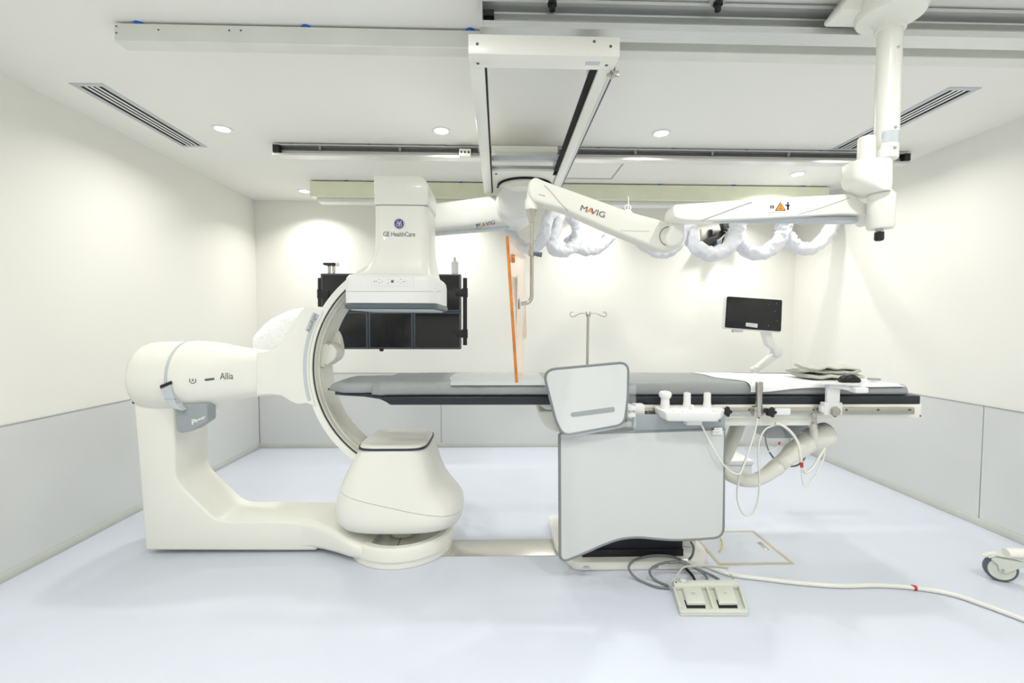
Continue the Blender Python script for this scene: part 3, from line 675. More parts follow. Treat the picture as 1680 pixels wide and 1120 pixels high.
def sheet(name, m, xs0, xs1, vlen, label, cat, nu=70, nv=26, wob=.0015, d=.0025, far=.0, skirt=True):
    # cloth grid laid on the pad: across the top from the far edge and down the near side
    bm = bmesh.new(); G = []
    for i in range(nu+1):
        row = []
        for k in range(nv+1):
            v = k/nv; x = xs0(v)+(xs1(v)-xs0(v))*i/nu; L = vlen(x)*v+far
            top = MB1-MB0-.04
            if L < top:
                y = MB1-.02-L; h = tree_m.ray_cast(Vector((x, y, 2)), Vector((0, 0, -1)))[0]; z = (h.z if h else MTOP)+d+wob*(noise.noise(Vector((x*7, y*9, 1)))+.6)
            else:
                q = L-top; y = MB0+.022-.028*min(1, q/.03); z = MTOP-.016*max(0, (x-1.5)/.94)-max(0, q-.012)*1.0+d-.004; y += -.004+.004*noise.noise(Vector((x*14, q*8, 5)))-.006
            row.append(bm.verts.new((x, y, z)))
        G.append(row)
    for i in range(nu):
        for k in range(nv): bm.faces.new((G[i][k], G[i+1][k], G[i+1][k+1], G[i][k+1]))
    bmesh.ops.recalc_face_normals(bm, faces=bm.faces)
    geo = bmesh.ops.solidify(bm, geom=bm.faces[:], thickness=.001)
    return tag(finish(name, bm, m, angle=80), label, cat)
sheet('bed_sheet', 'white_sheet', lambda v: 1.33+.14*v+.02*math.sin(v*9), lambda v: 2.41+.01*math.sin(v*7), lambda x: .515+.036+.012*math.sin(x*5.2)+.010*math.sin(x*9+1)+(.0 if x < 2.0 else -.02), 'white sheet spread over the right end of the grey mattress', 'sheet')
sheet('plastic_sheet', 'pale_sheet', lambda v: -.31+.01*math.sin(v*8)+.02*v, lambda v: .27, lambda x: .53, 'pale thin sheet on the mattress beside the orange shield', 'sheet', wob=.002)

# ---------------------------------------------------------------- things on the table
def foldedcloth(name, label, m, cx, cy, z, lx, ly, th, rot, seed, bulge=.0):
    bm = bmesh.new(); n1, n2 = 26, 14; rings = []
    for i in range(n1+1):
        u = i/n1*2-1; loop = []
        hw = ly/2*(1-.10*abs(u)**6)*(1+.10*noise.noise(Vector((u*3, seed, 0))))
        for a, b in se(0, 0, hw, th/2, 3.2, 28):
            x = u*lx/2*(1+.05*noise.noise(Vector((a*9, b*20, seed)))); zz = b*(1+.25*noise.noise(Vector((u*4, a*10, seed+3))))+bulge*noise.noise(Vector((u*2.2, a*6, seed+9)))+.02*max(0, abs(u)-.75)*(1 if noise.noise(Vector((u*2, seed, 4))) > -.1 else -.6)
            c_, s_ = math.cos(rot), math.sin(rot); loop.append((cx+x*c_-a*s_, cy+x*s_+a*c_, z+th/2+max(zz, -th/2)))
        rings.append(loop)
    return tag(finish(name, loft_bm(rings), m, angle=60), label, 'cloth', 'folded grey drapes on the table')
zc_ = MTOP+.002
c0 = W(1357, 618, Y=2.86)
foldedcloth('folded_drape', 'bottom folded grey drape of the stack beside the mouse', 'drape_light', c0.x, 2.87, zc_, .35, .22, .026, .05, 1.0, .014)
foldedcloth('folded_drape', 'middle folded grey drape of the stack beside the mouse', 'drape', c0.x-.02, 2.88, zc_+.027, .36, .20, .022, -.09, 5.0, .022)
foldedcloth('folded_drape', 'top folded grey drape of the stack beside the mouse', 'drape_light', c0.x+.005, 2.88, zc_+.052, .34, .17, .020, .06, 9.0, .026)
# crumpled corners of the drapes
# side tray on the rail with mouse
tr_ = thing('side_tray', 'white tray on a clamp bracket fixed to the table rail', 'tray', (W(1367, 680, Y=2.56).x, 2.57, rz0))
xa, xb = W(1354, 640, Y=2.56).x, W(1380, 640, Y=2.56).x
zt_ = W(1367, 629, Y=2.56).z
box('upright', (xa+.008, xb-.008), (2.555, 2.575), (W(1367, 668, Y=2.56).z, zt_), 'white_plastic', tr_, .004)
boxes('clamp', [(xa-.008, xb+.004, 2.55, 2.59, W(1367, 680, Y=2.56).z, W(1367, 660, Y=2.56).z), (xa-.02, xa, 2.555, 2.585, W(1367, 676, Y=2.56).z, W(1367, 666, Y=2.56).z)], 'white_plastic', tr_, .003)
kn = W(1371, 675, Y=2.54); lathe('clamp_knob', [(.004, 0), (.028, .001), (.03, -.008), (.026, -.018), (.0, -.02)], (kn.x, 2.55, kn.z), 'steel', tr_, axis='y', n=9)
lathe('knob_tip', [(.012, 0), (.012, -.012)], (kn.x, 2.553, kn.z-.02), 'black', tr_, axis='y', n=12)
ar0, ar1 = W(1358, 627, Y=2.56), W(1418, 640, Y=2.50)
loft('tray_arm', [[(p_.x, p_.y+a, p_.z+b) for a, b in rr(-.02, .02, -.014, .012, .005)] for p_ in (W(1357, 631, Y=2.565), W(1385, 635, Y=2.55), W(1408, 640, Y=2.52))], 'white_plastic', tr_)
box('tray_end', (W(1400, 640, Y=2.5).x, W(1421, 640, Y=2.5).x), (2.48, 2.54), (W(1410, 644, Y=2.5).z, W(1410, 635, Y=2.5).z), 'white_plastic', tr_, .006, 3)
tz = W(1385, 627, Y=2.60).z
prism('tray_plate', fillet([(W(1340, 628, Y=2.55).x, 2.53), (W(1412, 630, Y=2.5).x, 2.50), (W(1420, 628, Y=2.62).x, 2.62), (W(1345, 626, Y=2.62).x, 2.62)], .02), tz-.004, tz+.004, 'white_plastic', tr_, .002, plane='xy')
mc = W(1394, 623, Y=2.575)
ms = []
for i in range(9):
    t = i/8; h = .050*math.sin(math.pi*(.10+.84*t))**.75; hw = .030*(1-.35*abs(t-.5)**2*4*.5)*(.55 if i in (0, 8) else 1)
    ms.append([(mc.x-.062+.118*t, 2.572+a, tz+.0045+max(0, b+h/2)) for a, b in se(0, 0, hw, h/2, 2.3, 20)])
mo = loft('computer_mouse', ms, 'black', angle=70); tag(mo, 'small black computer mouse on the white side tray', 'mouse')
c = W(1434, 623, Y=2.75); tag(box('plastic_clip', (c.x-.03, c.x+.03), (2.73, 2.77), (1.113, 1.128), 'drape', r=.005), 'small grey clip lying on the white sheet at the right', 'clip')

# ---------------------------------------------------------------- metal post and clamps on the rail
mpst = thing('rail_post', 'short stainless post clamped upright to the table rail', 'post', (W(1245, 680, Y=2.575).x, 2.575, rz0))
px_ = W(1245, 655, Y=2.575)
lathe('post', [(.014, W(1245, 682, Y=2.575).z), (.018, W(1245, 680, Y=2.575).z), (.019, W(1245, 640, Y=2.575).z), (.020, W(1245, 640, Y=2.575).z+.001), (.020, W(1245, 627, Y=2.575).z), (.016, W(1245, 626, Y=2.575).z)], (px_.x, 2.575, 0), 'steel', mpst, n=24)
box('clamp_body', (px_.x-.03, px_.x+.026), (2.565, 2.60), (rz0-.004, rz1+.012), 'steel', mpst, .003)
lathe('post_tip', [(.006, -.008), (.006, .0)], (px_.x, 2.575, W(1245, 684, Y=2.575).z), 'black', mpst, n=12)
def starknob(px, py, label):
    c = W(px, py, Y=2.555); t = thing('clamp_knob', label, 'knob', (c.x, 2.575, c.z), 'black star knobs on the table rail')
    pr = []
    for i in range(40):
        a_ = 2*math.pi*i/40; r_ = .026+.005*math.cos(5*a_); pr.append((c.x+r_*math.cos(a_), c.z+r_*math.sin(a_)))
    prism('knob', pr, 2.545, 2.566, 'black', t, .003, ang=40); lathe('knob_shaft', [(.012, 0), (.012, -.026)], (c.x, 2.592, c.z), 'black', t, axis='y', n=14)
    return t
starknob(1192, 675, 'black star knob beside the white control box')
starknob(1265, 676, 'black star knob right of the stainless post')
hk = thing('rail_hook', 'small steel hook bracket hanging below the table rail', 'hook', (W(1333, 690, Y=2.6).x, 2.6, .9))
boxes('bracket', [(W(1330, 680, Y=2.6).x, W(1338, 680, Y=2.6).x, 2.585, 2.592, W(1333, 694, Y=2.6).z, rz0+.01)], 'steel', hk, .002)
tube('hook_wire', PT([(1332, 690), (1330, 698), (1336, 694), (1341, 698), (1340, 702)], 2.58), .003, 'steel', hk, 8, 4)

# ---------------------------------------------------------------- table-side controller
KY = 2.52
kc = thing('control_box', 'white table side control box with joysticks on the rail', 'controller', (W(1125, 690, Y=KY).x, KY, .88))
def kxy(px, py, z): p_ = W(px, py, Z=z); return (p_.x, p_.y)
zk = 1.03-.045; zk = W(1125, 672, Y=2.46).z
top = [kxy(1092, 676, zk), kxy(1183, 677, zk), kxy(1190, 670, zk), kxy(1168, 662, zk), kxy(1075, 663, zk), kxy(1073, 667, zk)]
cx_ = sum(p_[0] for p_ in top)/6; cy_ = sum(p_[1] for p_ in top)/6
topf = fillet(top, .012, 4)
S = []
for dz, s in ((-.050, .90), (-.040, .955), (-.012, .985), (-.003, .985), (0, .965)):
    S.append([(cx_+(a-cx_)*s, cy_+(b-cy_)*s, zk+dz) for a, b in topf])
loft('body', S, 'white_plastic', kc, angle=40)
box('under_plate', (W(1126, 690, Y=2.46).x, W(1151, 690, Y=2.46).x), (2.45, 2.52), (W(1140, 697, Y=2.46).z, zk-.048), 'white_plastic', kc, .003)
box('rail_clamp', (cx_-.05, cx_+.05), (2.53, 2.595), (rz0, rz1), 'white_plastic', kc, .003)
def joy(px, py, prof, lab='joystick', m='white_plastic'):
    x, y = kxy(px, py, zk); o_ = lathe(lab, prof, (x, y, zk), m, kc, n=28); return o_
h_ = .077
j1 = joy(1091, 667, [(.030, -.002), (.026, .006), (.024, .03), (.023, .045), (.033, .058), (.036, .068), (.034, .08), (.026, .088), (.012, .09), (0, .09)])
x, y = kxy(1091, 667, zk); lathe('cap', [(.014, .089), (.013, .0925), (0, .093)], (x, y, zk), 'light_grey', j1, n=20)
for px in (1127, 1160):
    j2 = joy(px, 667, [(.026, -.002), (.022, .012), (.0195, .03), (.0195, .075), (.017, .08), (0, .081)])
    x, y = kxy(px, 667, zk); lathe('cap', [(.012, .080), (.011, .0835), (0, .084)], (x, y, zk), 'light_grey', j2, n=20)
joy(1135, 672, [(.014, -.001), (.012, .022), (.009, .028), (0, .029)], 'knob')
for px, py in ((1105, 674), (1171, 674), (1120, 675)): joy(px, py, [(.008, 0), (.008, .0015), (0, .002)], 'button', 'light_grey')
c = W(1173, 686, Y=2.43); lathe('screw', [(.006, 0), (.005, -.002)], (c.x, W(1173, 686, Z=zk-.03).y-.0, c.z), 'ink', kc, axis='y', n=12)

# ---------------------------------------------------------------- lead shield
SY = 2.50
sh = thing('lead_shield', 'frosted grey radiation shield panel with small upper flap below the table', 'shield', (W(1050, 800, Y=SY).x, SY, .12))
# outline of the lower panel in the photo
lo = fillet([(a, b, r_) for (a, b), r_ in zip(XZ([(918, 712), (1189, 704), (1187, 881), (1150, 884), (1110, 886), (1078, 884), (1045, 880.5), (1015, 884), (988, 894), (955, 909), (919, 923)], SY), (0, 0, .06, .02, .05, .05, .05, .05, .05, .05, .055))], 0, 8)
prism('lower_panel', lo, SY, SY+.012, 'frost', sh, .002, 1)
lp = [Vector((a, SY+.004, b)) for a, b in lo[14-13:]]
tube('piping', [Vector((a, SY+.004, b)) for a, b in lo]+[Vector((lo[0][0], SY+.004, lo[0][1]))], .0085, 'piping', sh, 8)
x0, z0 = XZ([(1043, 706)], SY)[0]; x1, z1 = XZ([(1190, 688)], SY)[0]
box('hanging_strip', (XZ([(1040, 700)], SY)[0][0], x1), (SY+.002, SY+.016), (z0-.004, XZ([(1100, 680)], SY)[0][1]), 'mid_grey', sh, .002)
tg = box('maker_label', (XZ([(1168, 708)], SY)[0][0], XZ([(1184, 708)], SY)[0][0]), (SY-.008, SY-.0065), (XZ([(1170, 712)], SY)[0][1], XZ([(1170, 701)], SY)[0][1]), 'white_plastic', sh)
c = W(1170, 703.5, Y=SY-.0085); lathe('maker_mark', [(.007, 0), (.007, -.0005)], c, 'maroon', tg, axis='y', n=12)
bm = bmesh.new()
for py, l in ((704, 9), (708, 11), (710, 8)): flatstrip(PT([(1173 if py == 704 else 1170, py), (1173+l*.8, py)], SY-.0085), .0022, bm)
finish('small_print', bm, 'ink_soft', tg, flat=True)
# upper flap, in front of the lower one
UY = 2.455
uo = fillet([(a, b, r_) for (a, b), r_ in zip(XZ([(891, 607), (1031, 594), (1030, 655), (1024, 696), (924, 714), (912, 690)], UY), (.07, .055, .1, .05, .05, .1))], 0, 8)
prism('upper_flap', uo, UY, UY+.012, 'frost_clear', sh, .002, 1)
tube('piping', [Vector((a, UY+.004, b)) for a, b in uo]+[Vector((uo[0][0], UY+.004, uo[0][1]))], .0075, 'piping', sh, 8)
oo = [(p_[0]+(p_[0]-.6)*.04, p_[1]+(p_[1]-1.03)*.04) for p_ in uo]
prism('clear_cover', XZ([(1031, 632), (1043, 630), (1044, 700), (1028, 702)], UY), UY-.002, UY-.001, 'plastic_film', sh)
prism('slot', fillet(XZ([(936, 677), (1008, 667), (1009, 675), (937, 684)], UY-.001), .012), UY-.002, UY+.0, 'mid_grey', sh)
prism('flap_seam', XZ([(920, 713), (1035, 691), (1036, 697), (920, 720)], UY+.013), UY+.0, UY+.03, 'mid_grey', sh, .002)
boxes('hinge', [(W(1030, 670, Y=SY-.01).x, W(1042, 670, Y=SY-.01).x, SY-.02, SY+.09, W(1035, 672, Y=SY).z, W(1035, 666, Y=SY).z), (W(1030, 670, Y=SY-.01).x, W(1042, 670, Y=SY-.01).x, SY-.02, SY+.09, W(1035, 683, Y=SY).z, W(1035, 677, Y=SY).z), (W(1034, 670, Y=SY).x, W(1038, 670, Y=SY).x, SY, SY+.02, W(1035, 686, Y=SY).z, W(1035, 664, Y=SY).z)], 'white_plastic', sh, .002)
box('hinge_plate', (W(1042, 670, Y=SY+.03).x, W(1058, 670, Y=SY+.03).x), (SY+.03, SY+.095), (W(1050, 683, Y=SY+.03).z, W(1050, 664, Y=SY+.03).z), 'white_plastic', sh, .002)
tube('bracket_rod', PT([(1056, 686), (1057, 675), (1061, 673), (1064, 680), (1068, 686), (1100, 687)], SY+.05), .005, 'steel', sh, 8, 4)
# loose film bunched at the seam
S = []
for i in range(25):
    t = i/24; p_ = W(922+118*t, 714-16*t, Y=UY-.01); hgt = .012+.05*math.sin(t*3.1)**2*abs(noise.noise(Vector((t*5, 2, 1))))+.03*t
    S.append((p_+Vector((0, -.012, .01)), p_+Vector((0, -.02-.01*noise.noise(Vector((t*9, 0, 0))), -hgt*.6)), p_+Vector((0, -.006, -hgt*1.6))))
bm = bmesh.new(); G = [[bm.verts.new(q) for q in s] for s in S]
for a, b in zip(G, G[1:]):
    for k in range(2): bm.faces.new((a[k], b[k], b[k+1], a[k+1]))
finish('film_edge', bm, 'plastic_film', sh, 60)

# ---------------------------------------------------------------- cables on the table
def cable(name, label, pts, r, m, Y=2.55, sm=8, group=None): return tag(tube(name, PT(pts, Y), r, m, None, 8, sm), label, 'cable', group)
cable('controller_cable', 'white cable sagging from the control box to the stainless post', [(1151, 697, 2.47), (1165, 725, 2.47), (1182, 755, 2.47), (1197, 772, 2.5), (1211, 777, 2.52), (1217, 771, 2.53), (1227, 743, 2.55), (1238, 710, 2.57), (1243, 685, 2.575)], .0055, 'cable_white', sm=6)
cable('loop_cable', 'long white cable loop hanging lowest beneath the table', [(1228, 740, 2.60), (1216, 772, 2.60), (1210, 800, 2.6), (1211, 825, 2.6), (1221, 844, 2.6), (1234, 843, 2.6), (1243, 822, 2.6), (1246, 790, 2.6), (1244, 750, 2.6), (1246, 722, 2.6), (1256, 704, 2.6), (1272, 697, 2.6)], .005, 'cable_white')
cable('thick_cable', 'thick white cable arching right from the table rail', [(1272, 694, 2.58), (1283, 697, 2.58), (1297, 708, 2.58), (1308, 724, 2.58), (1313, 745, 2.57), (1316, 765, 2.57), (1322, 775, 2.58), (1334, 766, 2.6), (1345, 748, 2.62), (1353, 735, 2.64)], .0085, 'cable_white')
bc_ = cable('branch_cable', 'thin white cable loop right of the thick cable', [(1315, 755, 2.565), (1316, 785, 2.565), (1319, 796, 2.57), (1326, 795, 2.58), (1338, 780, 2.6), (1350, 755, 2.62), (1354, 736, 2.65)], .004, 'cable_white')
tube('cable_marker', PT([(1315, 758), (1315.5, 766)], 2.565), .009, 'red', bc_, 10, label='red marker band')
cable('dark_cable', 'dark thin cable curving behind the beige hose', [(1258, 702, 2.95), (1256, 722, 2.95), (1264, 744, 2.95), (1282, 762, 2.95), (1305, 764, 3.0), (1318, 754, 2.95), (1323, 742, 2.9)], .006, 'cable_grey')
tl_ = cable('thin_loop_cable', 'thin pale cable loop with red tip hanging by the clear bag', [(1240, 715, 2.7), (1236, 725, 2.7), (1248, 738, 2.7), (1262, 740, 2.7), (1273, 734, 2.7), (1279, 726, 2.7)], .0035, 'cable_white')
tube('cable_tip', PT([(1277, 729), (1280, 725)], 2.7), .006, 'red', tl_, 10, label='red tip')
# thick wrapped hose
hp = thing('wrapped_hose', 'thick beige wrapped hose curving up beneath the table end', 'hose', (W(1270, 770, Y=2.85).x, 2.85, .5))
hp1 = catmull(PT([(1170, 745, 2.95), (1184, 765, 2.92), (1202, 782, 2.88), (1232, 789, 2.84), (1258, 778, 2.82), (1284, 757, 2.80), (1308, 737, 2.80), (1330, 722, 2.80), (1344, 716, 2.80), (1355, 712, 2.8), (1360, 710.5, 2.8), (1364, 709.5, 2.8)], 2.8), 6)
n_ = len(hp1); rad = [.040+.034*min(1, max(0, (i/n_-.30)/.4)) for i in range(n_)]; rad = [r_*(1 if i < n_-14 else math.sqrt(max(.02, 1-((i-n_+15)/15)**2.5))) for i, r_ in enumerate(rad)]
rad = [r_*(1-.12*(1 if abs(i/n_-.46) < .03 else 0)) for i, r_ in enumerate(rad)]
tube('hose_body', hp1, rad, 'hose', hp, 20, jit=.10)
for f in (.44, .62):
    i = int(n_*f); tube('hose_band', hp1[i:i+3], rad[i]*1.06, 'cream_shade', hp, 20)
tube('hose_neck', PT([(1336, 720), (1335, 706), (1333, 694)], 2.75), .022, 'cream', hp, 14)
# clear bag
S = []
for i in range(9):
    t = i/8; p_ = W(1258-6*t, 694+48*t, Y=2.72); hw = .07+.06*math.sin(t*2.6); S.append([(p_.x+a, p_.y+b*(1+.3*noise.noise(Vector((a*20, b*30, t*4)))), p_.z) for a, b in se(0, 0, hw, .02+.01*math.sin(t*3), 2.2, 24)])
tag(loft('clear_bag', S, 'plastic_film', angle=70), 'clear plastic bag hanging below the table rail', 'bag')
# white case on the floor behind
wc = thing('white_case', 'low white plastic case on the floor behind the table', 'case', (W(1205, 735, Y=4.3).x, 4.3, 0))
x0, x1 = W(1165, 745, Y=4.2).x, W(1235, 745, Y=4.2).x
box('case_body', (x0, x1), (4.2, 4.55), (0, .12), 'white_plastic', wc, .01); box('case_lid', (x0-.01, x1+.01), (4.19, 4.56), (.125, .17), 'white_plastic', wc, .012); box('case_seam', (x0+.003, x1-.003), (4.203, 4.54), (.118, .127), 'light_grey', wc)
prism('case_handle', fillet([(x0+.06, .17), (x0+.06, .22), (x0+.18, .21), (x0+.22, .17)], .02), 4.3, 4.45, 'white_plastic', wc, .006)

# ---------------------------------------------------------------- IV pole
iv = thing('iv_pole', 'slim steel drip pole with two hooks behind the table', 'drip pole', (W(964, 600, Y=3.22).x, 3.22, 1.0))
pA, pB = W(965, 515, Y=3.22), W(962, 672, Y=3.22)
tube('pole', [pB, pA], .0095, 'steel', iv, 14); 
c = W(965, 517, Y=3.22)
for s in (-1, 1):
    q = [(965+s*2, 514), (965+s*13, 514), (965+s*22, 518.5), (965+s*28, 519), (965+s*30, 514.5), (965+s*27, 511.5), (965+s*25, 513)]
    tube('hook', PT(q, 3.22), .003, 'steel', iv, 8, 5); tube('hook_collar', PT([(965+s*3, 511), (965+s*3, 519)], 3.22), .004, 'steel', iv, 8)
box('pole_clamp', (pB.x-.03, pB.x+.03), (3.17, 3.25), (pB.z-.03, pB.z+.05), 'steel', iv, .004)
# ---------------------------------------------------------------- touch monitor on its arm
tm = thing('touch_monitor', 'small black touch screen with white back on a jointed arm', 'monitor', (W(1236, 610, Y=3.3).x, 3.3, 1.1))
q = XZ([(1193, 486), (1283, 492), (1281, 543.5), (1189.5, 537)], 3.28)
cx_ = sum(a for a, b in q)/4; cz_ = sum(b for a, b in q)/4
prism('back_shell', fillet([(cx_+(a-cx_)*1.03, cz_+(b-cz_)*1.05-.004) for a, b in q], .015), 3.285, 3.325, 'white_plastic', tm, .006)
gl = prism('glass', fillet(q, .012), 3.276, 3.287, 'screen', tm, .002)
prism('sticker', XZ([(1224, 529), (1243, 531), (1242.5, 537.5), (1223.5, 535)], 3.275), 3.2745, 3.276, 'white_plastic', gl)
bm = bmesh.new(); flatstrip(PT([(1226, 531.5), (1240, 533)], 3.274), .005, bm); flatstrip(PT([(1226, 534), (1240, 535.5)], 3.274), .003, bm); finish('sticker_print', bm, 'light_grey', gl, flat=True)
for px, py in ((1261, 499), (1274, 498), (1271, 510.5), (1275, 526), (1260.5, 534)): c = W(px, py, Y=3.2755); lathe('soft_key', [(.005, 0), (.005, -.0008)], c, 'slate', gl, axis='y', n=12)
prism('arm_upper', fillet(XZ([(1250, 541), (1262, 542), (1270, 562), (1282, 572), (1281, 584), (1269, 585), (1268, 574), (1258, 566)], 3.36), .012), 3.34, 3.40, 'white_plastic', tm, .006)
prism('arm_lower', fillet(XZ([(1232, 604), (1240, 600), (1270, 575), (1279, 580), (1276, 585), (1246, 606), (1233, 610)], 3.38), .008), 3.355, 3.405, 'white_plastic', tm, .006)
tube('arm_post', PT([(1241, 602), (1240, 640)], 3.36), .022, 'white_plastic', tm, 16)
box('arm_clamp', (W(1232, 640, Y=3.3).x, W(1250, 640, Y=3.3).x), (3.18, 3.40), (.97, 1.03), 'light_grey', tm, .005)
box('underside_port', (W(1202, 545, Y=3.3).x, W(1218, 545, Y=3.3).x), (3.29, 3.32), (W(1210, 545, Y=3.3).z, W(1210, 539, Y=3.3).z), 'light_grey', tm, .003)

# ================================================================== ceiling column with spring arm and shield
AY = 1.95
sa = thing('ceiling_suspension', 'white ceiling column with jointed spring arm reaching left', 'ceiling arm', (1.6, 1.86, 1.85))
ctop = W(1460, 55, Y=1.86); CX = ctop.x
lathe('column_tube', [(.043, W(1458, 262, Y=1.86).z), (.043, 2.72)], (CX, 1.86, 0), 'cream', sa, n=32)
cz_ = W(1460, 52, Y=1.86).z
lathe('canopy', [(.046, cz_), (.053, cz_+.002), (.053, cz_+.030), (.060, cz_+.040), (.095, cz_+.048), (.114, cz_+.055), (.120, cz_+.066), (.120, cz_+.085), (.112, HC-.02), (.112, HC-.001)], (CX, 1.86, 0), 'cream', sa, n=48)
prism('canopy_wing', fillet([(CX-.05, HC-.001), (CX-.13, HC-.001), (CX-.205, cz_+.095), (CX-.20, cz_+.080), (CX-.05, cz_+.080)], .012), 1.86, 1.965, 'cream', sa, .006)
for z_, m_ in ((W(1458, 242, Y=1.815).z, 'mid_grey'), (W(1460, 208, Y=1.815).z, 'mid_grey'), (W(1460, 76, Y=1.815).z, 'light_grey')): lathe('bolt', [(.006, -.001), (.006, .004)], (CX, 1.816, z_), m_, sa, axis='y', n=14)
# wrapped label on the column
secs = []
lz0, lz1 = W(1458, 232, Y=1.82).z, W(1458, 213, Y=1.82).z
bm = bmesh.new(); V = []
for i in range(13):
    t = math.radians(-150+150*i/12); V.append((bm.verts.new((CX+.0438*math.cos(t), 1.86+.0438*math.sin(t), lz0)), bm.verts.new((CX+.0438*math.cos(t), 1.86+.0438*math.sin(t), lz1))))
for a, b in zip(V, V[1:]): bm.faces.new((a[0], b[0], b[1], a[1]))
finish('rating_label', bm, 'light_grey', sa)
bm = bmesh.new()
for py, px0, px1 in ((223, 1446, 1450), (226, 1446, 1450), (219, 1448, 1450), (243-3, 1459, 1472)): flatstrip(PT([(px0, py), (px1, py)], 1.812), .006 if py < 230 else .002, bm)
finish('label_print', bm, 'ink_soft', sa, flat=True)
# collar with brake bulge
c0x, c1x = W(1410, 280, Y=1.82).x, W(1474, 280, Y=1.82).x
S = []
for py, a, b in ((259, 1413, 1471), (262, 1411, 1473), (285, 1410, 1473), (296, 1413, 1473), (304, 1424, 1472), (309, 1434, 1471), (311, 1440, 1468)):
    z_ = W(1450, py, Y=1.80).z; xa, xb = W(a, py, Y=1.80).x, W(b, py, Y=1.80).x
    S.append([(p_[0], p_[1], z_) for p_ in rr(xa, xb, 1.795, 1.93, .045, 6)])
loft('collar', S, 'cream', sa, angle=60)
bx_ = W(1428, 240, Y=1.83)
lathe('motor_cover', [(.0, W(1428, 221, Y=1.83).z), (.028, W(1428, 222, Y=1.83).z), (.031, W(1428, 225, Y=1.83).z), (.031, W(1428, 262, Y=1.83).z)], (bx_.x, 1.85, 0), 'cream', sa, n=28)
jx = W(1452, 340, Y=1.84)
lathe('joint_post', [(.03, W(1452, 309, Y=1.84).z), (.048, W(1452, 318, Y=1.84).z), (.048, W(1452, 371, Y=1.84).z), (.043, W(1452, 374, Y=1.84).z), (0, W(1452, 374, Y=1.84).z)], (jx.x, 1.86, 0), 'cream', sa, n=36)
e1 = lathe('end_shaft', [(.014, W(1449, 380, Y=1.84).z), (.014, W(1449, 373, Y=1.84).z)], (jx.x-.004, 1.86, 0), 'steel', sa, n=16)
kx = W(1449, 386, Y=1.84); box('end_plug', (kx.x-.015, kx.x+.015), (1.845, 1.875), (W(1449, 394, Y=1.84).z, W(1449, 377, Y=1.84).z), 'black', sa, .01, 4)
# first arm
o = fillet([(a, b, r_) for (a, b), r_ in zip(XZ([(1104, 336), (1235, 327), (1398, 318), (1412, 333), (1432, 336), (1448, 330), (1448, 360), (1432, 369), (1420, 352), (1380, 351), (1250, 358), (1150, 362), (1122, 361), (1104, 356)], AY-.05), (.02, 0, .02, .05, .03, .01, .01, .02, .04, .02, 0, .02, .03, .02))], 0, 5)
a1 = prism('first_arm', o, AY-.055, AY+.03, 'cream', sa, .012, 3, ang=40)
box('arm_underplate', (W(1150, 362, Y=AY).x, W(1400, 355, Y=AY).x), (AY-.03, AY+.01), (W(1250, 366, Y=AY).z-.0, W(1250, 357, Y=AY).z), 'light_grey', sa, .004)
t1 = bvh(a1)
bm = flatstrip(catmull(PT([(1150, 362), (1185, 349), (1214, 338), (1235, 331)], AY-.06), 5), .004); decal(bm, t1, .0015); finish('seam', bm, 'ink_soft', a1, flat=True)
bm = flatstrip(PT([(1312, 351), (1350, 340), (1395, 324)], AY-.06), .002); decal(bm, t1, .0015); finish('seam', bm, 'ink_soft', a1, flat=True)
sg = finish('warning_sticker', (lambda b_: (decal(b_, t1, .0015), b_)[1])(polybm(XZ([(1262, 331), (1297, 330), (1297, 347), (1262, 348)], AY-.06), AY)), 'white_plastic', a1, flat=True)
def onsign(pts, m, d, nm='pictogram'):
    b_ = polybm(XZ(pts, AY-.06), AY); decal(b_, t1, d); finish(nm, b_, m, sg, flat=True)
onsign([(1272, 345.5), (1290, 345), (1281, 331)], 'ink_dark', .0022, 'warning_triangle'); onsign([(1274, 344.5), (1288, 344), (1281, 333)], 'orange_sign', .003, 'warning_triangle')
for pts in ([(1279.5, 342), (1282.5, 342), (1282.5, 336), (1279.5, 336)], [(1277, 343), (1285, 343), (1285, 341.5), (1277, 341.5)]): onsign(pts, 'orange_ink', .0037)
for cx__, cy__ in ((1293.5, 332.5),):
    b_ = discbm(W(cx__, cy__, Y=AY-.06), .004, n=12); decal(b_, t1, .0022); finish('pictogram', b_, 'ink_dark', sg, flat=True)
for pts in ([(1292, 334.5), (1295, 334.5), (1295, 344), (1292, 344)], [(1289, 335), (1296.5, 336), (1296.5, 338), (1289, 337)], [(1268, 336), (1269.5, 336), (1269.5, 342), (1268, 342)], [(1269.5, 338), (1272, 339), (1269.5, 340)], [(1264.5, 336.5), (1266.5, 336.5), (1266.5, 341.5), (1264.5, 341.5)]): onsign(pts, 'ink_dark', .0022)
# elbow block and spring arm
SYA = 2.07
eb = prism('elbow_block', fillet(XZ([(1104, 336), (1124, 336), (1125, 390), (1114, 402), (1098, 404), (1092, 388), (1103, 372)], AY+.03), .03), AY+.03, SYA+.02, 'cream', sa, .015)
el = W(1097, 388, Y=SYA-.05); hd = W(882, 312, Y=SYA-.05)
o = fillet([(a, b, r_) for (a, b), r_ in zip(XZ([(866, 313), (868, 297), (878, 289), (892, 296), (1040, 349), (1105, 366), (1122, 375), (1124, 395), (1110, 411), (1085, 411), (1000, 377), (925, 344), (885, 333), (872, 328)], SYA-.05), (.03, .03, .05, .03, 0, .03, .03, .05, .05, .05, .02, .02, .03, .03))], 0, 5)
s2 = prism('spring_arm', o, SYA-.055, SYA+.035, 'cream_shade', sa, .014, 3, ang=40)  # darker beige cream stands in for the dimmer light on this arm
t2 = bvh(s2)
rg = []
for i in range(41):
    t = 2*math.pi*i/40; rg.append(Vector((el.x+.042*math.cos(t), SYA-.0555, el.z+.042*math.sin(t))))
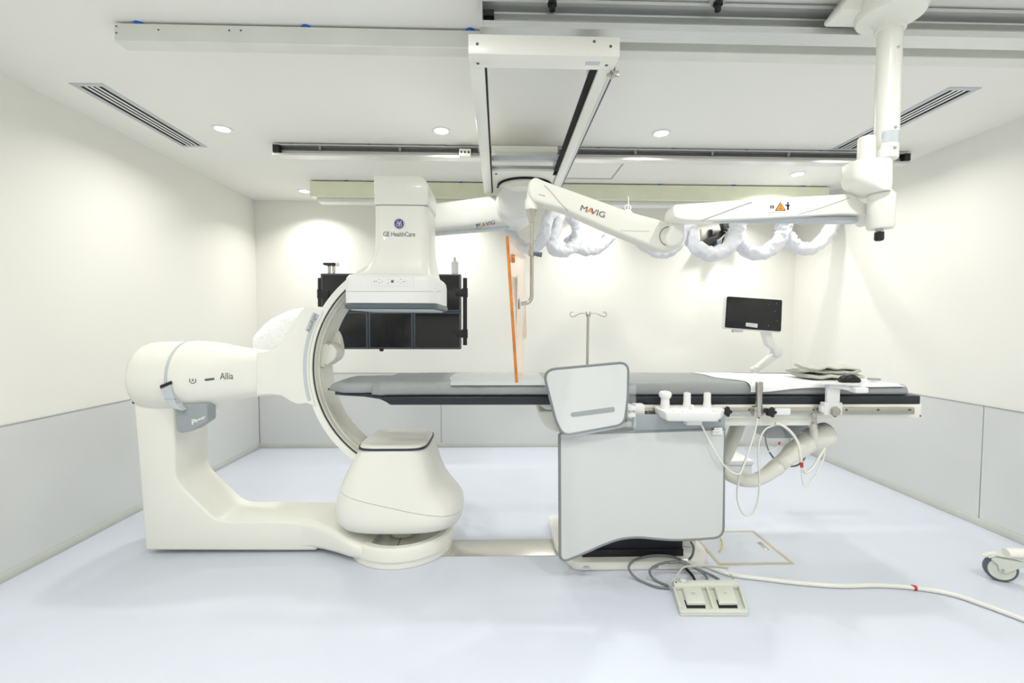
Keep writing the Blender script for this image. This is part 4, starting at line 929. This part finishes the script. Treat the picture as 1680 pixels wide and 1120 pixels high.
tube('elbow_ring', rg[3:38], .0016, 'ink', sa, 6)
bm = flatstrip(catmull(PT([(893, 303), (905, 315), (920, 333), (932, 345)], SYA-.06), 5), .003); decal(bm, t2, .0015); finish('seam', bm, 'ink_soft', s2, flat=True)
bm = flatstrip(PT([(1018, 378), (1066, 379)], SYA-.06), .0015); decal(bm, t2, .0012); finish('seam', bm, 'ink_soft', s2, flat=True)
brandtext(s2, t2, 953, 991, 341, 353, SYA-.055, .036)
bm = flatstrip(PT([(884, 318), (890, 320)], SYA-.06), .003); decal(bm, t2, .0015); finish('small_print', bm, 'ink_soft', s2, flat=True)
bm = flatstrip(PT([(891, 320), (894, 321)], SYA-.06), .004); decal(bm, t2, .0015); finish('small_print', bm, 'orange_ink', s2, flat=True)
hx = W(872, 330, Y=SYA-.01)
lathe('wrist_joint', [(.020, W(872, 318, Y=SYA).z), (.022, W(872, 326, Y=SYA).z), (.029, W(872, 331, Y=SYA).z), (.029, W(872, 342, Y=SYA).z), (.026, W(872, 345, Y=SYA).z), (0, W(872, 345, Y=SYA).z)], (hx.x, SYA-.01, 0), 'cream', sa, n=28)
# the orange shield with its rod
shd = thing('acrylic_shield', 'upright orange edged clear shield hanging from a steel rod', 'shield', (W(850, 500, Y=SYA).x, SYA, 1.15))
lathe('rod_socket', [(.026, W(872, 344, Y=SYA).z), (.013, W(872, 362, Y=SYA).z), (.012, W(872, 366, Y=SYA).z)], (hx.x, SYA-.01, 0), 'steel', shd, n=24)
tube('rod', catmull(PT([(872.5, 360), (872.5, 440), (872.5, 475)], SYA-.01), 4)+catmull(PT([(872.5, 480), (872, 488), (868, 495), (861, 497.5), (855, 498)], SYA-.01), 5), .0085, 'steel', shd, 12)
h1 = W(872, 415, Y=SYA-.01); lathe('rod_collar', [(.013, -.014), (.013, .014)], h1, 'steel', shd, n=16)
tube('rod_handle', PT([(874, 415), (880, 416.5), (889, 418)], SYA-.012), [.006, .010, .011], 'slate', shd, 14)
# acrylic sheet: outline in its own plane (distance along, height)
na, nb = W(834, 388, Y=1.90), W(849.5, 627, Y=1.90)
far_px = [(862, 422, 2.34), (862, 490, 2.34), (864, 552, 2.34), (860, 558, 2.34), (858, 620, 2.30)]
P0 = Vector((na.x, 1.90, na.z)); P1 = Vector((nb.x, 1.90, nb.z))
outl = [P0, P0.lerp(P1, .25), P0.lerp(P1, .5), P0.lerp(P1, .75), P1]+[W(a, b, Y=c_) for a, b, c_ in far_px[::-1]]+[W(848, 396, Y=2.04)]
nrm = Vector((-1, .14, -.06)).normalized(); th_ = .010
bm = faces_of([p_+nrm*th_ for p_ in outl]+outl, [tuple(range(len(outl))), tuple(range(2*len(outl)-1, len(outl)-1, -1))]+[(i, (i+1) % len(outl), len(outl)+(i+1) % len(outl), len(outl)+i) for i in range(len(outl))])
finish('clear_sheet', bm, 'acrylic', shd, label='pale orange clear acrylic sheet')
tube('orange_edge', [p_+nrm*.005+Vector((0, -.004, 0)) for p_ in catmull(outl[:5], 6)], .0066, 'acrylic_edge', shd, 10, label='deep orange polished edge')
tube('thin_edge', [outl[0]+nrm*.005, outl[-1]+nrm*.005, outl[-2]+nrm*.005], .003, 'acrylic', shd, 8)
mp0 = W(853, 470, Y=2.24)
box('mount_bar', (W(850.5, 500, Y=SYA).x, W(853.5, 500, Y=SYA).x), (SYA-.03, SYA+.02), (W(851, 507, Y=SYA).z, W(851, 490, Y=SYA).z), 'steel', shd, .003)
prism('mount_sheet', [(1.98, W(845, 455, Y=2.08).z), (2.18, W(845, 455, Y=2.08).z), (2.20, W(850, 560, Y=2.08).z), (2.02, W(850, 560, Y=2.08).z)], W(847, 500, Y=2.08).x, W(847, 500, Y=2.08).x+.004, 'white_plastic', shd, plane='yz')
c = W(841, 424, Y=1.98); lathe('amber_clip', [(.016, -.01), (.020, 0), (.016, .01)], c, 'acrylic_edge', shd, axis='x', n=14)

# ---------------------------------------------------------------- white fabric cable sleeves
def sleeve(label, pts, r, Y, seed):
    P_ = catmull(PT(pts, Y), 9)
    return tag(tube('cable_sleeve', P_, [r*(1+.10*noise.noise(Vector((i*.22, seed, 0)))) for i in range(len(P_))], 'sleeve', None, 24, jit=.30, seed=seed), label, 'cable sleeve', 'white fabric cable sleeves under the ceiling')
sleeve('white cable sleeve rising to the ceiling at the far right of the loops', [(1368, 301, 4.75), (1372, 330, 4.7), (1369, 360, 4.6), (1354, 390, 4.5), (1330, 408, 4.45), (1308, 405, 4.4), (1293, 390, 4.4), (1284, 372, 4.4), (1286, 352, 4.4)], .062, 4.4, 1)
sleeve('white cable sleeve forming the second loop from the right', [(1289, 355, 4.32), (1287, 375, 4.32), (1276, 398, 4.3), (1252, 415, 4.3), (1228, 412, 4.3), (1214, 396, 4.3), (1208, 376, 4.3), (1212, 358, 4.3)], .064, 4.3, 5)
sleeve('white cable sleeve loop in front of the black wall device', [(1213, 362, 4.18), (1208, 385, 4.18), (1192, 408, 4.15), (1165, 416, 4.12), (1142, 404, 4.1), (1130, 380, 4.1), (1126, 356, 4.1)], .064, 4.2, 9)
sleeve('white cable sleeve sagging below the arm elbow', [(1118, 372, 4.05), (1112, 398, 4.05), (1092, 413, 4.05), (1070, 409, 4.05), (1054, 396, 4.05), (1042, 376, 4.05), (1038, 360, 4.05)], .058, 4.05, 13)
sleeve('white cable sleeve sweeping from the lettered arm down to the left', [(1036, 352, 3.98), (1010, 372, 3.98), (1000, 388, 3.97), (985, 404, 3.95), (962, 410, 3.93), (942, 402, 3.9), (932, 388, 3.9)], .05, 3.95, 17)
sleeve('white cable sleeve loop hanging right of the steel rod', [(922, 350, 3.86), (940, 358, 3.86), (948, 378, 3.85), (944, 400, 3.83), (926, 412, 3.8), (908, 408, 3.78), (906, 392, 3.78), (914, 366, 3.8), (918, 346, 3.82)], .050, 3.82, 21)
sleeve('white cable sleeve hanging directly behind the steel rod', [(912, 340, 3.74), (898, 362, 3.72), (894, 384, 3.72), (884, 400, 3.8), (866, 408, 3.86), (848, 398, 3.92), (838, 380, 3.94), (833, 366, 3.95)], .046, 3.8, 25)
hc = thing('cable_hanger', 'small white plastic hanger holding a sleeve behind the lettered arm', 'hanger', (W(1032, 340, Y=3.99).x, 3.99, 2.4))
tube('hanger_cord', PT([(1031, 322), (1031, 336), (1030, 344)], 3.99), .006, 'white_plastic', hc, 8)
for py in (341, 349): tube('hanger_link', [W(1030+5*math.cos(i*math.pi/6), py+5*math.sin(i*math.pi/6), Y=3.99) for i in range(13)], .006, 'white_plastic', hc, 8)
tube('hanger_strap', PT([(1030, 354), (1038, 356), (1046, 364)], 3.97), .012, 'light_grey', hc, 10, 4, flat=.4)
# ---------------------------------------------------------------- black device on wall bracket
wd = thing('wall_device', 'black electronic box on a metal bracket fixed to the back wall', 'device', (W(1180, 390, Y=YB-.1).x, YB-.1, 2.2))
DYW = YB-.16
prism('wall_plate', XZ([(1150, 376), (1169, 376), (1169, 401), (1150, 401)], YB-.01), YB-.012, YB-.0005, 'steel', wd, .001)
prism('arm', fillet(XZ([(1150, 400), (1157, 392), (1172, 388), (1182, 378), (1190, 382), (1184, 400), (1174, 402), (1172, 398)], DYW+.02), .006), DYW, YB-.012, 'black', wd, .004)
prism('device_box', fillet(XZ([(1179, 358), (1208, 357), (1206, 381), (1184, 378)], DYW), .006), DYW-.06, DYW+.02, 'black', wd, .006)
c = W(1197, 369, Y=DYW-.06); lathe('status_lamp', [(.01, 0), (.009, -.003)], c, 'white_plastic', wd, axis='y', n=12)
for k in range(4): c = W(1193+2.4*k, 375, Y=DYW-.06); lathe('key', [(.004, 0), (.004, -.002)], c, 'ink_soft', wd, axis='y', n=8)
tube('lever', PT([(1178, 396), (1186, 388), (1191, 382)], DYW-.01), .012, 'steel', wd, 10)
prism('lower_block', XZ([(1174, 394), (1183, 392), (1182, 402), (1174, 402)], DYW), DYW-.03, DYW+.03, 'slate', wd, .004)

# ================================================================== floor: foot pedal, cables, cart
fpd = thing('foot_pedal', 'grey double foot pedal with wire guard on the floor', 'foot pedal', (1.08, 2.3, 0))
A_, B_, C_, D_ = [W(px, py, Z=0) for px, py in ((1116, 1011), (1228, 1011), (1212, 962), (1101, 964))]
def bil(u, v, z=0): 
    p_ = A_.lerp(B_, u).lerp(D_.lerp(C_, u), v); return (p_.x, p_.y, z)
def bq(u0, u1, v0, v1): return [bil(u0, v0), bil(u1, v0), bil(u1, v1), bil(u0, v1)]
hexa('base', bq(0, 1, 0, 1), .0, .014, 'pedal_body', fpd, .005)
hexa('front_lip', bq(.0, 1, 0, .12), .012, .024, 'pedal_body', fpd, .004)
hexa('rear_housing', bq(.02, .98, .80, 1.0), .012, .045, 'pedal_body', fpd, .008)
for u in (0, .485, .965): hexa('divider', bq(u, u+.035, .10, .82), .012, .034, 'pedal_body', fpd, .004)
for k, s in enumerate(('D', 'A')):
    u0 = .12+k*.47
    hexa('pedal_gap', bq(u0+.0, u0+.28, .14, .45), .0135, .0155, 'black', fpd)
    pd = hexa('pedal', bq(u0+.01, u0+.30, .24, .80), .017, .034, 'pedal_body', fpd, .005, top=bq(u0+.02, u0+.29, .26, .80))
    c = Vector(bil(u0+.15, .55, .0345)); bm = textbm(s, c, .03, (B_-A_).normalized(), (D_-A_).normalized()); finish('pedal_mark', bm, 'ink_soft', pd, flat=True)
lathe('button', [(.016, .04), (.016, .058), (.012, .061), (0, .061)], bil(.16, .90, 0), 'pedal_body', fpd, n=20)
lathe('screw', [(.006, .044), (.006, .0465), (0, .047)], bil(.06, .9, 0), 'ink', fpd, n=12)
gp = [bil(.0, .82, .02), W(1100, 957, Y=2.42), W(1120, 931, Y=2.46), W(1126, 929, Y=2.47), W(1160, 928, Y=2.49), W(1194, 931, Y=2.50)]
tube('guard_bar', [Vector(p_) for p_ in gp], .013, 'pedal_body', fpd, 8, flat=.3, up=(0, 1, 0)); tube('guard_wire', [W(1194, 931, Y=2.50), W(1203, 950, Y=2.46), bil(.98, .85, .02)], .004, 'steel', fpd, 8)
# pedal cables in loops on the floor
def fl(pts, z=.008): return [W(p_[0], p_[1], Z=(p_[2] if len(p_) > 2 else z)) for p_ in pts]
def fcable(label, pts, r=.007, m='cable_grey'): return tag(tube('pedal_cable', fl(pts), r, m, None, 8, 8), label, 'cable', 'grey pedal cables coiled on the floor')
fcable('grey pedal cable making the widest loop on the left', [(1098, 965), (1075, 962), (1050, 952), (1036, 940, .035), (1032, 928, .068), (1045, 917, .07), (1070, 911, .07), (1100, 912, .07), (1120, 920, .075), (1140, 931, .04), (1165, 942, .012), (1180, 951), (1172, 957), (1150, 955)])
fcable('grey pedal cable making the inner loop on the left', [(1096, 961), (1078, 953), (1068, 944, .03), (1067, 934, .066), (1082, 925, .07), (1104, 921, .07), (1122, 924, .08), (1146, 935, .035), (1160, 947, .02), (1155, 955, .02)])
tag(tube('pedal_cable', fl([(1118, 925), (1125, 932), (1136, 944), (1142, 955)], .02), .008, 'black', None, 8, 6), 'short black plug lead lying inside the cable loops', 'cable', 'grey pedal cables coiled on the floor')
tag(tube('pedal_cable', [W(1133, 888, Y=2.66), W(1138, 898, Y=2.64), W(1135, 912, Y=2.62), W(1126, 920, Y=2.64), W(1112, 922, Z=.085), W(1098, 923, Z=.085)], .007, 'cable_grey', None, 8, 8), 'grey cable dropping from behind the shield to the floor', 'cable', 'grey pedal cables coiled on the floor')
tag(box('cable_box', (W(1121, 905, Y=2.75).x, W(1146, 905, Y=2.75).x), (2.78, 2.95), (.0555, .15), 'white_plastic', r=.01), 'small white box at the right of the black bellows', 'box')
# floor hose
fh = thing('floor_hose', 'long white hose running right across the floor', 'hose', (2.2, 2.4, 0))
hpts = catmull(fl([(1120, 912), (1150, 924), (1185, 938), (1210, 944), (1250, 949), (1310, 956), (1380, 961), (1440, 960), (1500, 964), (1560, 974), (1620, 994), (1690, 1020)], .013), 8)
tube('hose', hpts, .012, 'cable_white', fh, 12)
tube('hose_band', fl([(1495, 963), (1504, 964.6)], .013), .0135, 'red', fh, 12, label='red band')
# cart at the right edge
ca = thing('equipment_cart', 'white cart leg on a grey rubber caster at the right edge', 'cart', (2.95, 2.46, 0))
wx, wy = W(1640, 952, Z=0).x, W(1645, 952, Z=0).y
wr0 = .073; wv = Vector((math.cos(math.radians(-28)), math.sin(math.radians(-28)), 0)); wn = Vector((-wv.y, wv.x, 0))  # rolling direction, axle
def wheelpart(name, prof, m, parent):
    secs = []
    for r_, h in prof:
        secs.append([Vector((wx, wy, wr0))+wn*h+wv*r_*math.cos(2*math.pi*i/40)+Vector((0, 0, r_*math.sin(2*math.pi*i/40))) for i in range(40)])
    return loft(name, secs, m, parent, angle=35)
wh = wheelpart('tyre', [(.055, -.017), (.068, -.017), (wr0, -.012), (wr0, .012), (.068, .017), (.055, .017)], 'slate', ca)
wheelpart('wheel_disc', [(.001, -.018), (.050, -.018), (.052, -.0195), (.058, -.0195), (.060, -.017), (.060, .017), (.05, .018), (.001, .018)], 'pedal_body', ca)
secs = []
def cp_(al, h, z): return Vector((wx, wy, 0))+wv*al+wn*h+Vector((0, 0, z))
for h in (-.026, -.020):
    pass
for sgn in (-1, 1):
    ol = [(-.05, .125), (-.03, .15), (.05, .15), (.095, .135), (.095, .115), (.06, .095), (.015, .06), (-.012, .062), (-.02, .10)]
    n = len(ol); bm = faces_of([cp_(a, sgn*.022, z) for a, z in ol]+[cp_(a, sgn*.028, z) for a, z in ol], [tuple(range(n)), tuple(range(2*n-1, n-1, -1))]+[(i, (i+1) % n, n+(i+1) % n, n+i) for i in range(n)])
    finish('fork', bm, 'pedal_body', ca)
ol = [(-.06, .130), (-.03, .152), (.09, .150), (.09, .138), (-.03, .14)]
n = len(ol); bm = faces_of([cp_(a, -.028, z) for a, z in ol]+[cp_(a, .028, z) for a, z in ol], [tuple(range(n)), tuple(range(2*n-1, n-1, -1))]+[(i, (i+1) % n, n+(i+1) % n, n+i) for i in range(n)])
finish('fork_top', bm, 'pedal_body', ca)
finish('brake_lever', (lambda b_: b_)(sweep_bm([cp_(-.075, 0, .125), cp_(-.05, 0, .142), cp_(-.02, 0, .155)], .012, 10)), 'cream_shade', ca)
tube('axle', [cp_(0, -.03, wr0), cp_(0, .03, wr0)], .008, 'steel', ca, 12)
tube('leg', [cp_(.02, 0, .165), cp_(.22, .05, .18), Vector((3.32, 2.52, .20))], [.026, .030, .034], 'cream', ca, 16, flat=1.2)
tube('mast', [(3.34, 2.52, .10), (3.34, 2.52, 1.0)], .03, 'cream', ca, 16)
